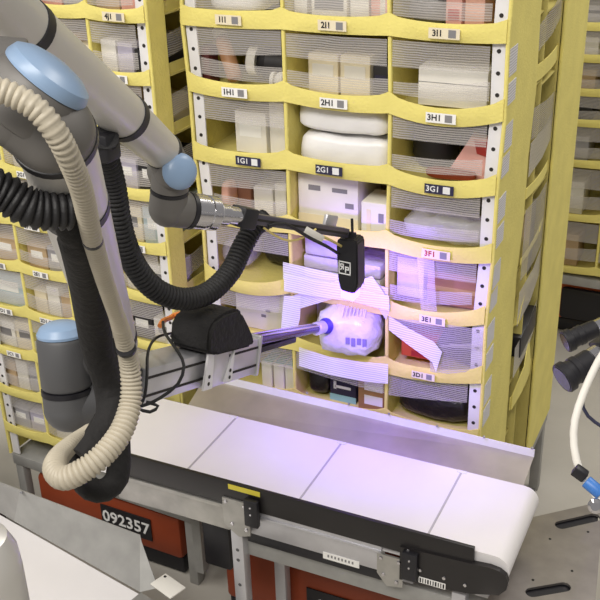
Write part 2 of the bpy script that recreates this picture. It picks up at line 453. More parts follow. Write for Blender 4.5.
b = MB(); b.grid([[(SX-.004, .36, .86), (SX+.01, .45, .93), (SX-.004, .56, 1.00)], [(SX-.004, .36, .80), (SX+.01, .45, .83), (SX-.004, .62, .86)]], thick=.003); side(b, 'fabric_flap', YEL)
# pale film patches on the right side strip
for k in range(1, 7):
    for f, hh in ((.28, .075), (.68, .06)):
        x, z = main.node(3, k); x2, z2 = main.node(3, k+1); xm = x*(1-f)+x2*f
        b = MB().bb((xm+.0065, .006, z-H*f-hh/2), (xm+.0085, .085, z-H*f+hh/2)); side(b, 'pale_patch', FILMW)

# ------------------------------------------------------------------ things in the bins
def fl(row, c=1, Y=.1):
    """shelf surface of the cell standing on a given lip row"""
    x0, z0 = main.node(c, K(row)); x1, z1 = main.node(min(c+1, 3), K(row)); return max(z0, z1)+.0075
def carton(name, label, cat, xl, xr, yt, Y, dep, row, c, m, tape=None, lab=None, rz=0, group=None, dz=0, zlow=None, top=None, sink=0):
    ym = yt+15
    X0, X1 = at(xl, ym, Y).x, at(xr, ym, Y).x; zt = at((xl+xr)/2, yt, Y).z; zb = (fl(row, c) if zlow is None else zlow)+dz
    lo_ = max(main.node(c, K(row))[0], main.node(c, K(row-1))[0])+.009; hi_ = min(main.node(c+1, K(row))[0], main.node(c+1, K(row-1))[0])-.009
    X0, X1 = min(max(X0, lo_), hi_-.02), max(min(X1, hi_), lo_+.02)
    zt = min(zt, min(main.node(c, K(row-1))[1], main.node(c+1, K(row-1))[1])-.003)
    c0 = V(((X0+X1)/2, Y+dep/2, (zt+zb)/2)); w, h = X1-X0, max(zt-zb, .02)
    R = Matrix.Rotation(rz, 3, 'Z')
    o = tag(MB().box(c0, (w, dep, h), R, min(.004, w*.05)).build(name, m), label, cat, group)
    def sub(n, cx, cz, sw, sh, mm, face='f', txt=None):
        if face == 'f': p, s_ = c0+R @ V((cx*w, -dep/2-.0006, cz*h)), (sw*w, .0012, sh*h)
        else: p, s_ = c0+R @ V((cx*w, cz*dep, h/2+.0006)), (sw*w, sh*dep, .0012)
        b = MB().box(p, s_, R, 0, 0)
        if txt: b.text(txt[0], txt[1], p+R @ V((0, -.0008, 0)), R @ UX, UZ, 1)
        return b.build(n, [mm, INK], o, 0)
    if tape: sub('tape', 0, 0, .16, 1.0, tape, 't'); sub('tape', 0, .38, .16, .24, tape)
    for L in (lab or []):
        sub(*L)
    return o
def softbag(name, label, cat, c, size, m, rz=0, tilt=0, seed=0, amp=.012, e=.55, group=None, seg=28):
    """pillow shaped bag"""
    b = MB(); rr = []
    sg = lambda v: (1 if v >= 0 else -1)*abs(v)**e
    for i in range(1, 14):
        th = -math.pi/2+math.pi*i/14; row = []
        for j in range(seg):
            ph = 2*math.pi*j/seg
            row.append(V((size[0]/2*sg(math.cos(th))*sg(math.cos(ph)), size[1]/2*sg(math.cos(th))*sg(math.sin(ph)), size[2]/2*sg(math.sin(th)))))
        rr.append(row)
    b.rings(rr); b.wobble(amp, 22, seed)
    M = Matrix.Rotation(rz, 4, 'Z') @ Matrix.Rotation(tilt, 4, 'Y')
    M.translation = V(c); bmesh.ops.transform(b.bm, matrix=M, verts=b.bm.verts)
    return tag(b.build(name, m, smooth=80), label, cat, group)

# row I cell floors (lip row 0): above the first lip
softbag('bubble_pouch', 'pale wrapped pouch in the top left bin of the large pod', 'bag', (.12, .16, fl(0, 0)+.06), (.19, .2, .115), POLY, seed=1, amp=.004)
carton('white_carton', 'plain white carton at the left of the top middle bin', 'box', 286, 307, -12, .06, .2, 0, 1, WHITE)
carton('white_carton', 'white carton with grey flap at the centre of the top middle bin', 'box', 311, 347, -14, .05, .22, 0, 1, WHITE, lab=[('grey_print', .0, .05, .8, .4, GREYP)])
carton('white_carton', 'narrow white carton beside the pink booklets in the top middle bin', 'box', 350, 369, -14, .06, .2, 0, 1, WHITE)
carton('booklet_stack', 'pink booklet stack at the right of the top middle bin', 'booklets', 371, 388, -10, .06, .2, 0, 1, PINK, lab=[('page_edges', .2, 0, .3, .96, WHITE)])
softbag('mesh_pack', 'dark crinkled pack at the left of the top right bin', 'bag', (.73, .14, fl(0, 2)+.053), (.12, .16, .09), mat('grey_wrap', (110, 108, 108), .35, var=.3, scale=30, bump=.6), seed=2, amp=.005)
carton('cosmetic_box', 'pink and red printed box in the top right bin', 'box', 446, 462, -8, .06, .14, 0, 2, PINK, lab=[('print', 0, -.1, .7, .3, RED)])
carton('cosmetic_box', 'skin coloured box beside the red printed box in the top right bin', 'box', 465, 485, -6, .06, .14, 0, 2, mat('skin_card', (222, 170, 150), .6))
# row H (floor lip 1)
def bottle(name, label, A, B, r, body, cap, capL, necks=True, group=None, band=None):
    A, B = V(A), V(B); L = (B-A).length; ax = (B-A).normalized()
    o = tag(MB().lathe([(0, r*.82), (.004, r*.95), (.012, r), (L-capL-.02, r), (L-capL-.008, r*.85), (L-capL, r*.55)], A, ax, 24).build(name, body), label, 'bottle', group)
    MB().lathe([(L-capL, r*.6), (L-capL, r*.96), (L-.004, r*.96), (L, r*.88)], A, ax, 24).build('cap', cap, o)
    if band: MB().lathe([(L*.18, r*1.012), (L*.6, r*1.012)], A, ax, 24, cap=False).build('wrap_label', band, o)
    return o
f1 = fl(1, 0)
bottle('squeeze_bottle', 'tan bottle leaning beside the black bottle in a left bin', (.135, .035, f1+.025), (.055, .09, f1+.165), .024, TAN, WHITE, .028)
bottle('supplement_bottle', 'black bottle with a white cap lying in a left bin', (.306, .125, f1+.062), (.150, .105, f1+.070), .046, BLK, WHITE, .03, band=DARKB)
bottle('supplement_bottle', 'white bottle end beside the black lying bottle', (.304, .034, f1+.036), (.262, .030, f1+.036), .026, WHITE, WHITE, .012)
carton('small_carton', 'dark red box at the back of the left bin holding bottles', 'box', 194, 209, 48, .03, .06, 1, 0, mat('dark_red', (96, 40, 40), .6))
carton('cream_carton', 'left one of two cream cartons standing side by side', 'box', 308, 338, 54, .07, .16, 1, 1, CREAM, lab=[('print', 0, .1, .7, .3, WHITE)], group='cream cartons')
carton('cream_carton', 'right one of two cream cartons standing side by side', 'box', 340, 370, 56, .07, .16, 1, 1, CREAM, lab=[('print', 0, .1, .7, .3, WHITE)], group='cream cartons')
carton('dark_carton', 'dark carton beside the pair of cream cartons', 'box', 373, 388, 65, .07, .16, 1, 1, DARKB, lab=[('print', 0, .1, .7, .2, NAVY)])
carton('shoe_box', 'large white shoebox in the right bin below the 3I1 label', 'box', 418, 488, 69, .035, .2, 1, 2, WHITE, dz=.0, lab=[('lid_seam', 0, .12, 1.0, .012, GREYP)])
# row G (floor lip 2)
carton('white_carton', 'white carton in the left bin below the 1H1 label', 'box', 235, 266, 112, .06, .16, 2, 0, WHITE, lab=[('print', 0, .1, .7, .4, PAPER)])
carton('white_carton', 'slim white carton beside the divider below the 1H1 label', 'box', 269, 284, 100, .06, .16, 2, 0, WHITE)
z2 = fl(2, 1)
softbag('poly_mailer', 'white poly bag at the bottom of two in a middle bin', 'bag', (.490, .15, z2+.048), (.305, .25, .094), POLY, seed=4, amp=.009, e=.33)
softbag('poly_mailer', 'white poly bag on top of another in a middle bin', 'bag', (.486, .15, z2+.146), (.30, .25, .084), POLY, seed=5, amp=.009, e=.36)
b = MB(); b.lathe([(0, .055), (.03, .07), (.1, .07), (.12, .06)], (.735, .18, fl(2, 2)), UZ, 28)
tag(b.build('round_tin', DARKB), 'black round tin at the left of a right bin', 'tin')
b = MB(); b.lathe([(0, .05), (.03, .06), (.1, .06), (.115, .05)], (.84, .28, fl(2, 2)), UZ, 28)
tag(b.build('round_tin', BLK), 'black round tin at the back behind the pink pack', 'tin')
p = [(.80, 0), (.93, 0), (.955, .115), (.88, .12)]
b = MB().prism([(.80, .02), (.93, .02), (.955, .14), (.875, .15)], (0, .06, fl(2, 2)-.018), UX, UZ, (0, .035, 0)); b.wobble(.006, 20, 3)
o = tag(b.build('snack_pouch', PINK), 'pink pouch leaning in the right bin above the orange pack', 'bag')
MB().prism([(.895, .1), (.94, .09), (.95, .135), (.885, .14)], (0, .056, fl(2, 2)-.018), UX, UZ, (0, .003, 0)).build('print', RED, o)
softbag('orange_pack', 'orange flat pack lying in front of the pink pouch', 'bag', (.83, .034, fl(2, 2)+.02), (.15, .034, .03), ORANGE_SHADED, seed=6, amp=.003)
# row F (floor lip 3)
carton('brown_carton', 'brown carton in the left bin below the 1G1 label', 'box', 229, 251, 180, .1, .1, 3, 0, mat('brown_card', (136, 92, 74), .7))
carton('white_carton', 'white carton beside the brown carton below the 1G1 label', 'box', 254, 273, 188, .07, .14, 3, 0, WHITE)
carton('white_carton', 'slim white carton against the divider below the 1G1 label', 'box', 275, 286, 185, .06, .14, 3, 0, WHITE)
softbag('skin_pouch', 'pinkish pouch behind the chrome gripper neck in a left bin', 'bag', (.068, .07, fl(3, 0)+.055), (.035, .07, .10), mat('skin_card', (222, 170, 150)), seed=7, amp=.004)
carton('tray_carton', 'wide white carton with printed top below the 2G1 label', 'box', 293, 358, 176, .05, .2, 3, 1, WHITE, lab=[('print', -.22, .25, .2, .1, GREYP), ('print', .2, .25, .25, .08, GREYP), ('barcode', .36, -.02, .14, .1, GREYP), ('print', 0, -.38, 1.0, .22, CREAM)])
carton('white_carton', 'small white carton beside the divider below the 2G1 label', 'box', 361, 388, 203, .02, .12, 3, 1, WHITE, lab=[('print', -.2, 0, .16, .6, CREAM), ('barcode', .28, .1, .2, .25, GREYP)])
carton('kraft_carton', 'brown carton behind the clear bubble wrap in a right bin', 'box', 403, 440, 196, .30, .09, 3, 2, KRAFT)
softbag('dark_bag', 'black bag behind the clear bubble wrap in a right bin', 'bag', (.80, .22, fl(3, 2)+.05), (.13, .12, .09), DARKP, seed=8, amp=.006)
carton('kraft_carton', 'pale kraft carton at the right behind the clear bubble wrap', 'box', 458, 486, 194, .30, .09, 3, 2, mat('pale_kraft', (190, 164, 130), .8))
softbag('bubble_wrap', 'clear bubble wrap bundle spilling over the lip of a right bin', 'bag', (.82, .07, fl(3, 2)+.05), (.28, .1, .085), CLEARW, seed=9, amp=.014, e=.7)
# row E (floor lip 4)
softbag('dark_bag', 'dark bag in the left bin behind the black cable hose', 'bag', (.22, .2, fl(4, 0)+.06), (.15, .16, .11), DARKP, seed=10, amp=.006)
softbag('clear_pouch', 'clear pouch in the left bin behind the black cable hose', 'bag', (.08, .12, fl(4, 0)+.055), (.11, .14, .09), CLEARW, seed=11, amp=.006)
z4 = fl(4, 1)
for i in range(2):
    hgt = .05
    tag(MB().box((.47, .16, z4+.002+hgt*(i+.5)), (.27, .2, hgt-.003), None, .008).build('foam_tray', PACKM), ('lower' if i == 0 else 'upper')+' white tray of two stacked under the violet lamp', 'tray', 'stacked white trays')
tag(MB().box((.43, .13, z4+.104+.036), (.17, .16, .068), None, .01).build('foam_block', PACKM), 'short white block on top of the stacked white trays', 'block')
carton('white_carton', 'white carton at the left of the right bin lit violet', 'box', 392, 424, 258, .06, .14, 4, 2, WHITE)
carton('kraft_carton', 'brown carton in the right bin below the red lettered label', 'box', 427, 476, 274, .05, .12, 4, 2, KRAFT, lab=[('tape', 0, .0, 1.0, .14, TAPE)])
# row D (floor lip 5)
z5 = fl(5, 0)
carton('white_carton', 'white carton with two small marks behind the gripper cover', 'box', 236, 282, 293, .06, .14, 5, 0, WHITE, lab=[('mark', .1, -.1, .1, .07, GREYP), ('mark', .2, .06, .1, .07, GREYP)])
carton('bright_carton', 'tall bright carton straddling beside the divider under the lamp', 'box', 281, 291.5, 283, .03, .12, 5, 0, WHITE)
z5 = fl(5, 1)
carton('white_carton', 'upright white carton behind the shrink wrapped pack under the lamp', 'box', 302, 330, 296, .17, .14, 5, 1, PACKM)
# big wrapped pack
A = at(340, 322, .02); B = at(388, 318, .16)
b = MB(); rr = []; ax = V((.97, .20, 0)); ax.normalize()
A = V((.424, -.016, z5+.112)); L = .212; sd = V((-ax.y, ax.x, 0))
for i in range(15):
    t = i/14; f = (1-abs(2*t-1)**5)**.5 if 0 < t < 1 else .2
    f = max(f, .25)
    row = []
    for j in range(30):
        a = 2*math.pi*j/30; ca, sa = math.cos(a), math.sin(a)
        sgn = lambda v: (1 if v >= 0 else -1)*abs(v)**.72
        row.append(A+ax*(L*t)+sd*(sgn(ca)*.088*f)+UZ*(sgn(sa)*.079*f))
    rr.append(row)
b.rings(rr); b.wobble(.012, 30, 2)
pk = tag(b.build('wrapped_pack', PACKM, smooth=80), 'lumpy white shrink wrapped pack touched by the suction rod', 'package')
for i in range(9):
    t = .3+.055*i
    q = [A+ax*(L*t)+sd*(.088*math.cos(a))+UZ*(.082*abs(math.sin(a))**.75) for a in [math.radians(50+ (95)*k/6) for k in range(7)]]
    b = MB().tube(q, .0032, 6); b.build('wrap_rib', PACKM, pk)
b = MB()
for k in range(4): b.box(A+ax*(L*.52+.018*k)-sd*.090-UZ*(.004+.004*(k % 2)), (.013, .003, .022+.006*(k % 2)), Matrix.Rotation(math.atan2(ax.y, ax.x), 3, 'Z'))
b.build('print', mat('lilac_print', (120, 112, 150), .6), pk)
carton('orange_carton', 'orange and red carton at the left of a right bin near the lamp', 'box', 401, 436, 338, .045, .12, 5, 2, mat('orange_red', (206, 92, 52), .5), lab=[('print', .1, -.3, .6, .25, RED)])
R_ = Matrix.Rotation(.35, 3, 'Y')
tag(MB().box((.872, .10, fl(5, 2)+.058), (.135, .1, .07), R_, .004).build('dark_case', DARKB), 'dark case tilted in the right bin beside the orange carton', 'case')
# row C (floor lip 6)
for i, (a, b_) in enumerate(((262, 272), (274, 284), (285.5, 294))):
    carton('small_carton', ('leftmost', 'middle', 'rightmost')[i]+' of three small teal topped cartons above the metal guard', 'box', a, b_, 363+i*2, .04, .16, 6, 0, WHITE, lab=[('print', 0, 0, .9, .9, TEAL, 't')], group='teal topped cartons')
softbag('dark_bag', 'dark crumpled bag above the metal guard beside the navy box', 'bag', (.385, .12, fl(6, 1)+.056), (.085, .16, .10), DARKP, seed=13, amp=.007)
carton('navy_box', 'navy box with white print above the metal guard', 'box', 330, 356, 376, .05, .14, 6, 1, NAVY, lab=[('print', 0, .05, .6, .1, INKW), ('print', -.3, .1, .1, .3, INKW), ('print', 0, -.38, 1.0, .24, TEAL)])
carton('kraft_carton', 'kraft carton with two white labels above the metal guard', 'box', 358, 384, 374, .03, .16, 6, 1, KRAFT, lab=[('shipping_label', .1, .18, .7, .26, PAPER), ('barcode', .1, .18, .5, .12, INK) if 0 else ('shipping_label', .1, -.2, .7, .24, PAPER)])
softbag('black_wrapped_pack', 'black glossy wrapped pack in the bin above the guard end', 'bag', (.80, .12, fl(6, 2)+.067), (.26, .18, .115), DARKP, seed=14, amp=.008)
# side bins
tag(MB().box((.955, .515, 1.035), (.07, .22, .085), Matrix.Rotation(.10, 3, 'X'), .004).build('dark_folder', BLK), 'black folder poking out of the side of the large pod', 'folder')
softbag('grey_pouch', 'grey blue pouch behind dotted mesh in an upper side bin', 'bag', (.89, .54, 1.68), (.12, .16, .2), mat('slate_wrap', (84, 88, 104), .5), seed=15, amp=.006)
carton('olive_box', 'olive grey box filling the side bin under the slack band', 'box', 0, 1, 0, .46, .18, 3, 2, GREYP) if 0 else tag(MB().box((.87, .53, 1.36), (.18, .17, .27), None, .004).build('olive_box', mat('olive_card', (136, 128, 100), .7)), 'olive box filling the side bin under a slack band', 'box')

# ------------------------------------------------------------------ the pod on the left
hl = .187
LP = Pod('yellow storage pod of narrow bins behind the robot arms', (-.962, -.062, 0), math.radians(-3), [0, .2225, .445, .6675, .89], [2.165-hl*k for k in range(-1, 10)], .89, .86, .36, 2.40, lip=.045, cell=.36)
LP.frame(); LP.walls((.085, .40))
lbl = {}
for k, t in ((1, '4J1'), (2, '4I1'), (5, '4F1'), (3, '4H1')): lbl[(k, 3)] = (t, PAPER, INK, 0, .026)
for k, t in ((4, '2G1'), (5, '2F1'), (6, '2E1'), (7, '2D1'), (8, '2C1')): lbl[(k, 1)] = (t, PAPER, INK, 0, .024)
for k, t in ((5, '1F1'), (6, '1E1'), (7, '1D1'), (8, '1C1')): lbl[(k, 0)] = (t, PAPER, INK, .1, .024)
lbl[(10, 3)] = ('4A1', NAVY, INKW, .15, .024); lbl[(1, 3)] = ('4J1', CREAM, INK, .05, .028)
LP.lips({}, lbl)
LP.bands(lo=(.045, .1))
fill = [WHITE, mat('grey_books', (166, 164, 170), .6), DARKB, mat('pale_kraft', (190, 164, 130), .8), CREAM, mat('pale_blue_bag', (186, 200, 206), .5), mat('lilac_card', (190, 184, 202), .6), PINK]
NAMES = {0: 'white', 1: 'grey', 2: 'dark', 3: 'brown', 4: 'cream', 5: 'pale blue', 6: 'lilac', 7: 'pink'}
colname = ('outer left', 'second', 'third', 'right hand'); 
rowname = {0: 'top row', 1: 'second row', 2: 'third row', 3: 'fourth row', 4: 'fifth row', 5: 'sixth row', 6: 'seventh row', 7: 'eighth row', 8: 'ninth row', 9: 'bottom row'}
for k in range(0, 10):
    for c in range(4):
        n = random.choice((1, 2, 2, 3)); x = LP.cols[c]+.016; wtot = .19
        kinds = random.sample([0, 0, 1, 2, 3, 4, 4, 5, 6, 6, 0, 1], n) if k != 0 else random.sample(range(8), n)
        for i in range(n):
            w = wtot/n-.006; h = hl*(.42+.38*random.random()); dpt = .12+.12*random.random()
            kk = kinds[i]; g0 = LP.g((x+w/2, .03+dpt/2, LP.zs[k+1]+.0078+h/2))
            o = tag(MB().box(g0, (w, dpt, h), LP.M.to_3x3(), .003).build('stored_carton', fill[kk]),
                    '%s%s carton, %s bin, %s of the pod behind the robot' % (('', 'left ', 'right ', 'left ', 'middle ', 'right ')[(0, 1, 3)[n-1]+i], NAMES[kk], colname[c], rowname[k]), 'box', 'cartons in the narrow bins')
            if h > .09 and n < 3:
                MB().box(LP.g((x+w/2, .0292, LP.zs[k+1]+.01+h*.55)), (w*.6, .0012, h*.3), LP.M.to_3x3()).build('printed_label', PAPER if kk not in (0, 4) else GREYP, o)
            x += w+.006
# side bins of the left pod
for k in range(1, 10):
    z = LP.zs[k]
    b = MB(); b.grid([[LP.g((.886, .085+.315*t, z+j*.04)) for t in (0, .5, 1)] for j in (0, 1)], thick=.003); b.build('fabric_lip', YEL, LP.o)
    b = MB(); b.grid([[LP.g((.889, .085+.315*t, z+.06+j*.07+.03*t)) for t in (0, .5, 1)] for j in (0, 1)]); b.build('stretch_band', FILM, LP.o)
    o = tag(MB().box(LP.g((.84, .462, z+.0078+.05)), (.08, .10, .10), LP.M.to_3x3(), .003).build('stored_carton', (DARKB, CREAM, KRAFT)[k % 3]),
            '%s carton in the side bin, %s, of the pod behind the robot' % (('dark', 'cream', 'brown')[k % 3], rowname[k-1]), 'box', 'cartons in the narrow side bins')
    MB().box(LP.g((.7, .44, z+.004)), (.36, .15, .006), LP.M.to_3x3()).build('shelf', YELD, LP.o)

# ------------------------------------------------------------------ far pod on the right
fz = [2.0, 1.86, 1.71, 1.557, 1.39, 1.234, 1.021, .729, .43]
FP = Pod('distant yellow storage pod beyond the large one, at the right', (.55, 2.4, 0), 0, [0, .38, .70, 1.02], fz, 1.03, .8, .40, 2.1, lip=.045, cell=.4)
FP.frame(); FP.walls()
FP.lips({}, {(k, 1 if k > 5 else 0): ('B%d' % 1, PAPER, INK, -.3, .03) for k in ()})
FP.bands()
kinds = [(2, 'black'), (3, 'brown'), (0, 'white'), (1, 'grey')]
cnt = 0
for k in range(0, 8):
    for c in range(0, 3):
        kk, nm = kinds[cnt % 4]; cnt += 1
        w = .2 if c == 0 else .24; h = (fz[k]-fz[k+1])*.6
        o = tag(MB().box(FP.g((FP.cols[c]+.32*.5+.01, .15, fz[k+1]+.0078+h/2)), (w, .2, h), None, .004).build('stored_carton', fill[kk]),
            '%s carton in the %s column, %s, of the distant pod' % (nm, ('left', 'middle', 'right')[c], rowname[k]), 'box', 'cartons in the distant pod')

# ------------------------------------------------------------------ drive units under the pods
def drive(label, x0, x1, y0, y1, z1, plate=None, rz=0, face=False):
    o = thing('drive_unit', label, 'robot', ((x0+x1)/2, (y0+y1)/2, 0), rz, 'orange drive units under the pods')
    cx, cy = (x0+x1)/2, (y0+y1)/2
    R = Matrix.Rotation(rz, 3, 'Z')
    MB().box((cx, cy, .085+(z1-.085)/2), (x1-x0, y1-y0, z1-.085), R, .02).build('shell', mat('lit_orange_shell', (196, 92, 46), .5) if face else ORANGE_SHADED, o)  # distant unit gets a lighter copy, its stronger light mixed into the colour
    MB().box((cx, cy, .045), (x1-x0-.01, y1-y0-.03, .078), R, .01).build('skirt', BLK, o)
    MB().lathe([(0, .2), (.02, .2)], (cx, cy, z1-.001), UZ, 32).build('lift_plate', GREYD, o)
    if plate:
        c, w, h, t, s_ = plate
        b = MB().box(c, (w, .004, h), R, 0, 0); b.text(t, s_, V(c)+R @ V((0, -.0026, 0)), R @ UX, UZ, 1)
        b.build('number_plate', [BLK, INKW], o, 0)
    if face:
        b = MB().box((cx, y0-.02, .2), (.62, .04, .19), R, .02, 0)
        for i in range(4): b.box((cx+.10+.03*i, y0-.041, .22), (.012, .002, .008), R, 0, 1)
        b.build('bumper', [BLK, INKW], o)
    return o
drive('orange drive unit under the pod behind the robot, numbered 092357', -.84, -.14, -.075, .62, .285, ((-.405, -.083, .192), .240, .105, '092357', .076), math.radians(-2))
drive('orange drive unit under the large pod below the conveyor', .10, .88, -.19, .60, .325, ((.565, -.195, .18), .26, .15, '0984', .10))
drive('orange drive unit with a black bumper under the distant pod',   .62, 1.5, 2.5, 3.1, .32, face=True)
tag(MB().bb((-1.32, -.2, 0), (-1.0, -.12, .62), bev=.004).build('maroon_standin', MAROON), 'dark maroon stand-in for shaded background at the left edge beyond the metal chute', 'panel')  # added dark sheet in place of the shaded background past the left pod

# ------------------------------------------------------------------ belt conveyor
cv = thing('belt_conveyor', 'white belt conveyor with black side rail in front of the large pod', 'conveyor', (.45, -.36, 0))
X0, X1, YB, YF, ZB = -.27, 1.205, -.186, -.522, .900
RR = .045
loop = [(X0+RR-RR*math.sin(a), ZB-RR+RR*math.cos(a)) for a in [math.pi*i/10 for i in range(11)]]
loop += [(X1-RR+RR*math.sin(a), ZB-RR-RR*math.cos(a)) for a in [math.pi*i/10 for i in range(11)]]
inner = [(max(min(x, X1-.006), X0+.006), max(min(z, ZB-.006), ZB-2*RR+.006)) for x, z in loop]
b = MB(); n = len(loop); rr = []
for y in (YF, YB): rr.append([V((x, y, z)) for x, z in loop])
b.rings(rr, cap=True); b.build('belt', BELT, cv, 40)
for (xa, xb) in ((at(343, 440, z=ZB).x, at(300, 500, z=ZB).x), (at(460, 472, z=ZB).x, at(428, 538, z=ZB).x), (at(238, 408, z=ZB).x, at(195, 470, z=ZB).x)):
    x = (xa+xb)/2
    MB().bb((x-.003, YF+.002, ZB-.001), (x+.003, YB-.002, ZB+.0015)).build('belt_seam', SEAM, cv)
for x in (X0+RR,):
    MB().cyl((x, YF-.012, ZB-RR), (x, YB+.012, ZB-RR), RR-.004, bev=.003).build('end_roller', BLK, cv)
# front black rail, raised above the belt
MB().bb((-.05, -.538, .836), (1.108, -.526, .920), bev=.002).build('side_rail', RAIL, cv)
b = MB(); prof = [(.90, .70), (.90, .836), (1.12, .838), (1.165, .834), (1.19, .82), (1.203, .80), (1.205, .775), (1.2, .755), (1.18, .742), (1.0, .715)]
prof = [(.90, .745), (.90, .862), (1.11, .872), (1.155, .876), (1.182, .872), (1.2, .86), (1.207, .84), (1.204, .815), (1.185, .79), (1.1, .765)]
b.prism(prof, (0, -.545, 0), UX, UZ, (0, .017, 0)); 
b.build('end_plate', RAIL, cv, 20)
for (x, y) in ((420, 570), (444, 578), (465, 585), (408, 551), (407, 559)):
    p = at(x, y, -.546); MB().lathe([(0, .006), (.003, .005)], p, (0, -1, 0), 10).build('bolt', CHROME, cv)
p = at(432, 583, -.5465); MB().box(p, (.075, .0016, .022)).text('0042195', .014, p+V((0, -.001, 0)), UX, UZ, 0).build('barcode_sticker', [PAPER, INK], cv) if 0 else None
b = MB().box(p, (.078, .0016, .020), None, 0, 0)
for i in range(10): b.box(p+V((-.034+.0075*i, -.001, 0)), (.0028 if i % 3 else .0045, .0012, .015), None, 0, 1)
b.build('barcode_sticker', [PAPER, INK], cv, 0)
p = at(408, 578, -.5465); MB().box(p, (.032, .0016, .032)).build('rating_sticker', GREYP, cv, 0)
# aluminium frame rails below the black rail
b = MB().bb((.40, -.531, .742), (.84, -.50, .832), bev=.002).bb((.40, -.537, .81), (.84, -.531, .818), bev=.001); b.build('frame_rail', ALU, cv)
b = MB().bb((-.06, -.536, .735), (.345, -.50, .832), bev=.002).bb((-.06, -.541, .818), (.345, -.536, .832), bev=.001); b.build('frame_rail', STEEL, cv)
MB().bb((.40, -.526, .702), (.84, -.50, .742), bev=.004).build('cable_tray', BLK, cv)
MB().bb((.36, -.50, .625), (1.15, -.46, .69), bev=.003).build('lower_beam', STEELM, cv)
MB().bb((-.25, -.215, .70), (1.15, -.185, .84), bev=.003).build('frame_rail', STEELM, cv)
MB().bb((-.02, -.20, .17), (-.02+.035, -.165, .75)).build('leg', STEELM, cv)
for pts, nm in (([(-.0, 0), (.085, .0), (.09, -.12), (.05, -.135), (.0, -.10)], 0), ([(0, 0), (.078, 0), (.078, -.10), (.03, -.11), (0, -.07)], 1)):
    O = at(222, 497, -.545) if nm == 0 else at(377, 553, -.545)
    b = MB().prism(pts, O, UX, UZ, (0, .006, 0)); o = b.build('corner_bracket', STEEL, cv, 20)
    for q in (((.012, -.012), (.074, -.012), (.03, -.09), (.078, -.10)) if nm == 0 else ((.012, -.012), (.066, -.012), (.02, -.07), (.06, -.085))):
        MB().lathe([(0, .0065), (.004, .005)], O+V((q[0], 0, q[1])), (0, -1, 0), 10).build('bolt', CHROME, o)
for (x, y) in ((244, 498), (402, 550)):
    O = at(x, y, -.548); b = MB().box(O+V((.026, -.004, -.045)), (.046, .02, .095), None, .004); o = b.build('rail_clamp', BLK, cv)
    for q in (-.02, -.045): MB().lathe([(0, .004), (.002, .003)], O+V((.026, -.014, q)), (0, -1, 0), 8).build('bolt', CHROME, o)
for x, y in ((.345, -.53), (1.05, -.53), (.345, -.26), (1.05, -.26)):
    b = MB().bb((x, y, 0), (x+.04, y+.04, .74 if y < -.4 else .71), bev=.002)
    for z in (.66, .62, .52, .4): b.lathe([(0, .006), (.0015, .006)], (x+.02, y-.001, z), (0, 1, 0), 10, 1)
    b.build('leg', [ALU, GREYD], cv)
MB().box((.25, -.40, .60), (.10, .14, .20), None, .01).build('drive_motor', BLK, cv)
p1, p2 = at(228, 484, -.5395), at(260, 497, -.5395)
MB().box((p1+p2)/2, ((p2-p1).x, .0016, .017)).build('warning_sticker', YTAG, cv, 0)
p = at(341, 560, -.532)
b = MB().box(p, (.115, .0016, .024), None, 0, 0)
for i in range(8): b.box(p+V((-.04+.011*i, -.001, .002)), (.005, .0012, .009), None, 0, 1)
b.build('serial_sticker', [PAPER, GREYP], cv, 0)
# sloping metal guard behind the belt, with a folded pale edge
MB().grid
b = MB(); b.grid([[V((.0, -.188, .893)), V((1.155, -.188, .893))], [V((-.0, -.060, .938)), V((1.155, -.060, .925))]], thick=.003)
gd = b.build('back_guard', GUARDM, cv)
b = MB(); b.grid([[V((-.0, -.066, .936)), V((1.156, -.066, .923))], [V((-.0, -.062, .962)), V((1.156, -.062, .947))]], thick=.004)
ed = b.build('guard_edge', POST, gd)
for (x, y) in ((307, 393), (349, 404), (389, 414), (437, 426), (484, 437), (532, 448)):
    MB().lathe([(0, .0045), (.003, .0035)], at(x, y, -.066), (0, -1, .1), 10).build('bolt', STEEL, ed)
for x in (238, 343, 462):
    y = {238: 411, 343: 440, 462: 471}[x]; q = at(x, y, z=.904); MB().box((q.x, -.193, .9005), (.03, .012, .004), None, .001).build('guard_clip', POST, cv)
MB().bb((X0, -.186, .79), (1.19, -.176, .892), bev=.002).build('side_rail', RAIL, cv)

# ------------------------------------------------------------------ metal chute with a second white belt, lower left
ch = thing('metal_chute', 'galvanised metal chute with a white belt at the lower left', 'chute', (-.2, -.75, 0))
zb = .46
pa, pb, pm = at(-60, 460, z=.61), at(140, 535, z=.60), at(20, 490, z=.605)
pe = at(152, 578, z=.47)
q0, q1, q2, q3 = at(-60, 478, z=zb), at(14, 521, z=zb), at(140, 592, z=zb), at(158, 588, z=zb+.01)
b = MB(); b.grid([[q0, q1, q2, q3], [pa, pm, pb, V((pb.x+.012, pb.y-.012, .585))]], thick=.004)
b.build('back_plate', STEELM, ch, 20)
dq = (q2-q1).normalized(); nq = V((dq.y, -dq.x, 0))
fl_ = [q0-dq*.5+nq*.006, q2+nq*.006, q2+nq*.9, q0-dq*.5+nq*.9]
b = MB(); b.rings([[p-UZ*.06 for p in fl_], [p-UZ*.004 for p in fl_]]); b.build('belt', BELT, ch)
MB().bb((-1.1, -1.45, zb-.16), (.12, -.66, zb-.062), bev=.004).build('side_frame', STEELM, ch)
b = MB(); b.grid([[q2+dq*.004-UZ*.002, q2+dq*.22-UZ*.03], [q2+dq*.004+nq*.7-UZ*.002, q2+dq*.22+nq*.7-UZ*.03]], thick=.004); b.build('end_tray', STEEL, ch)
for x in (-1.0, .06):
    for y in (-.72, -1.38): MB().bb((x, y, 0), (x+.04, y+.04, zb-.15), bev=.002).build('leg', STEELM, ch)
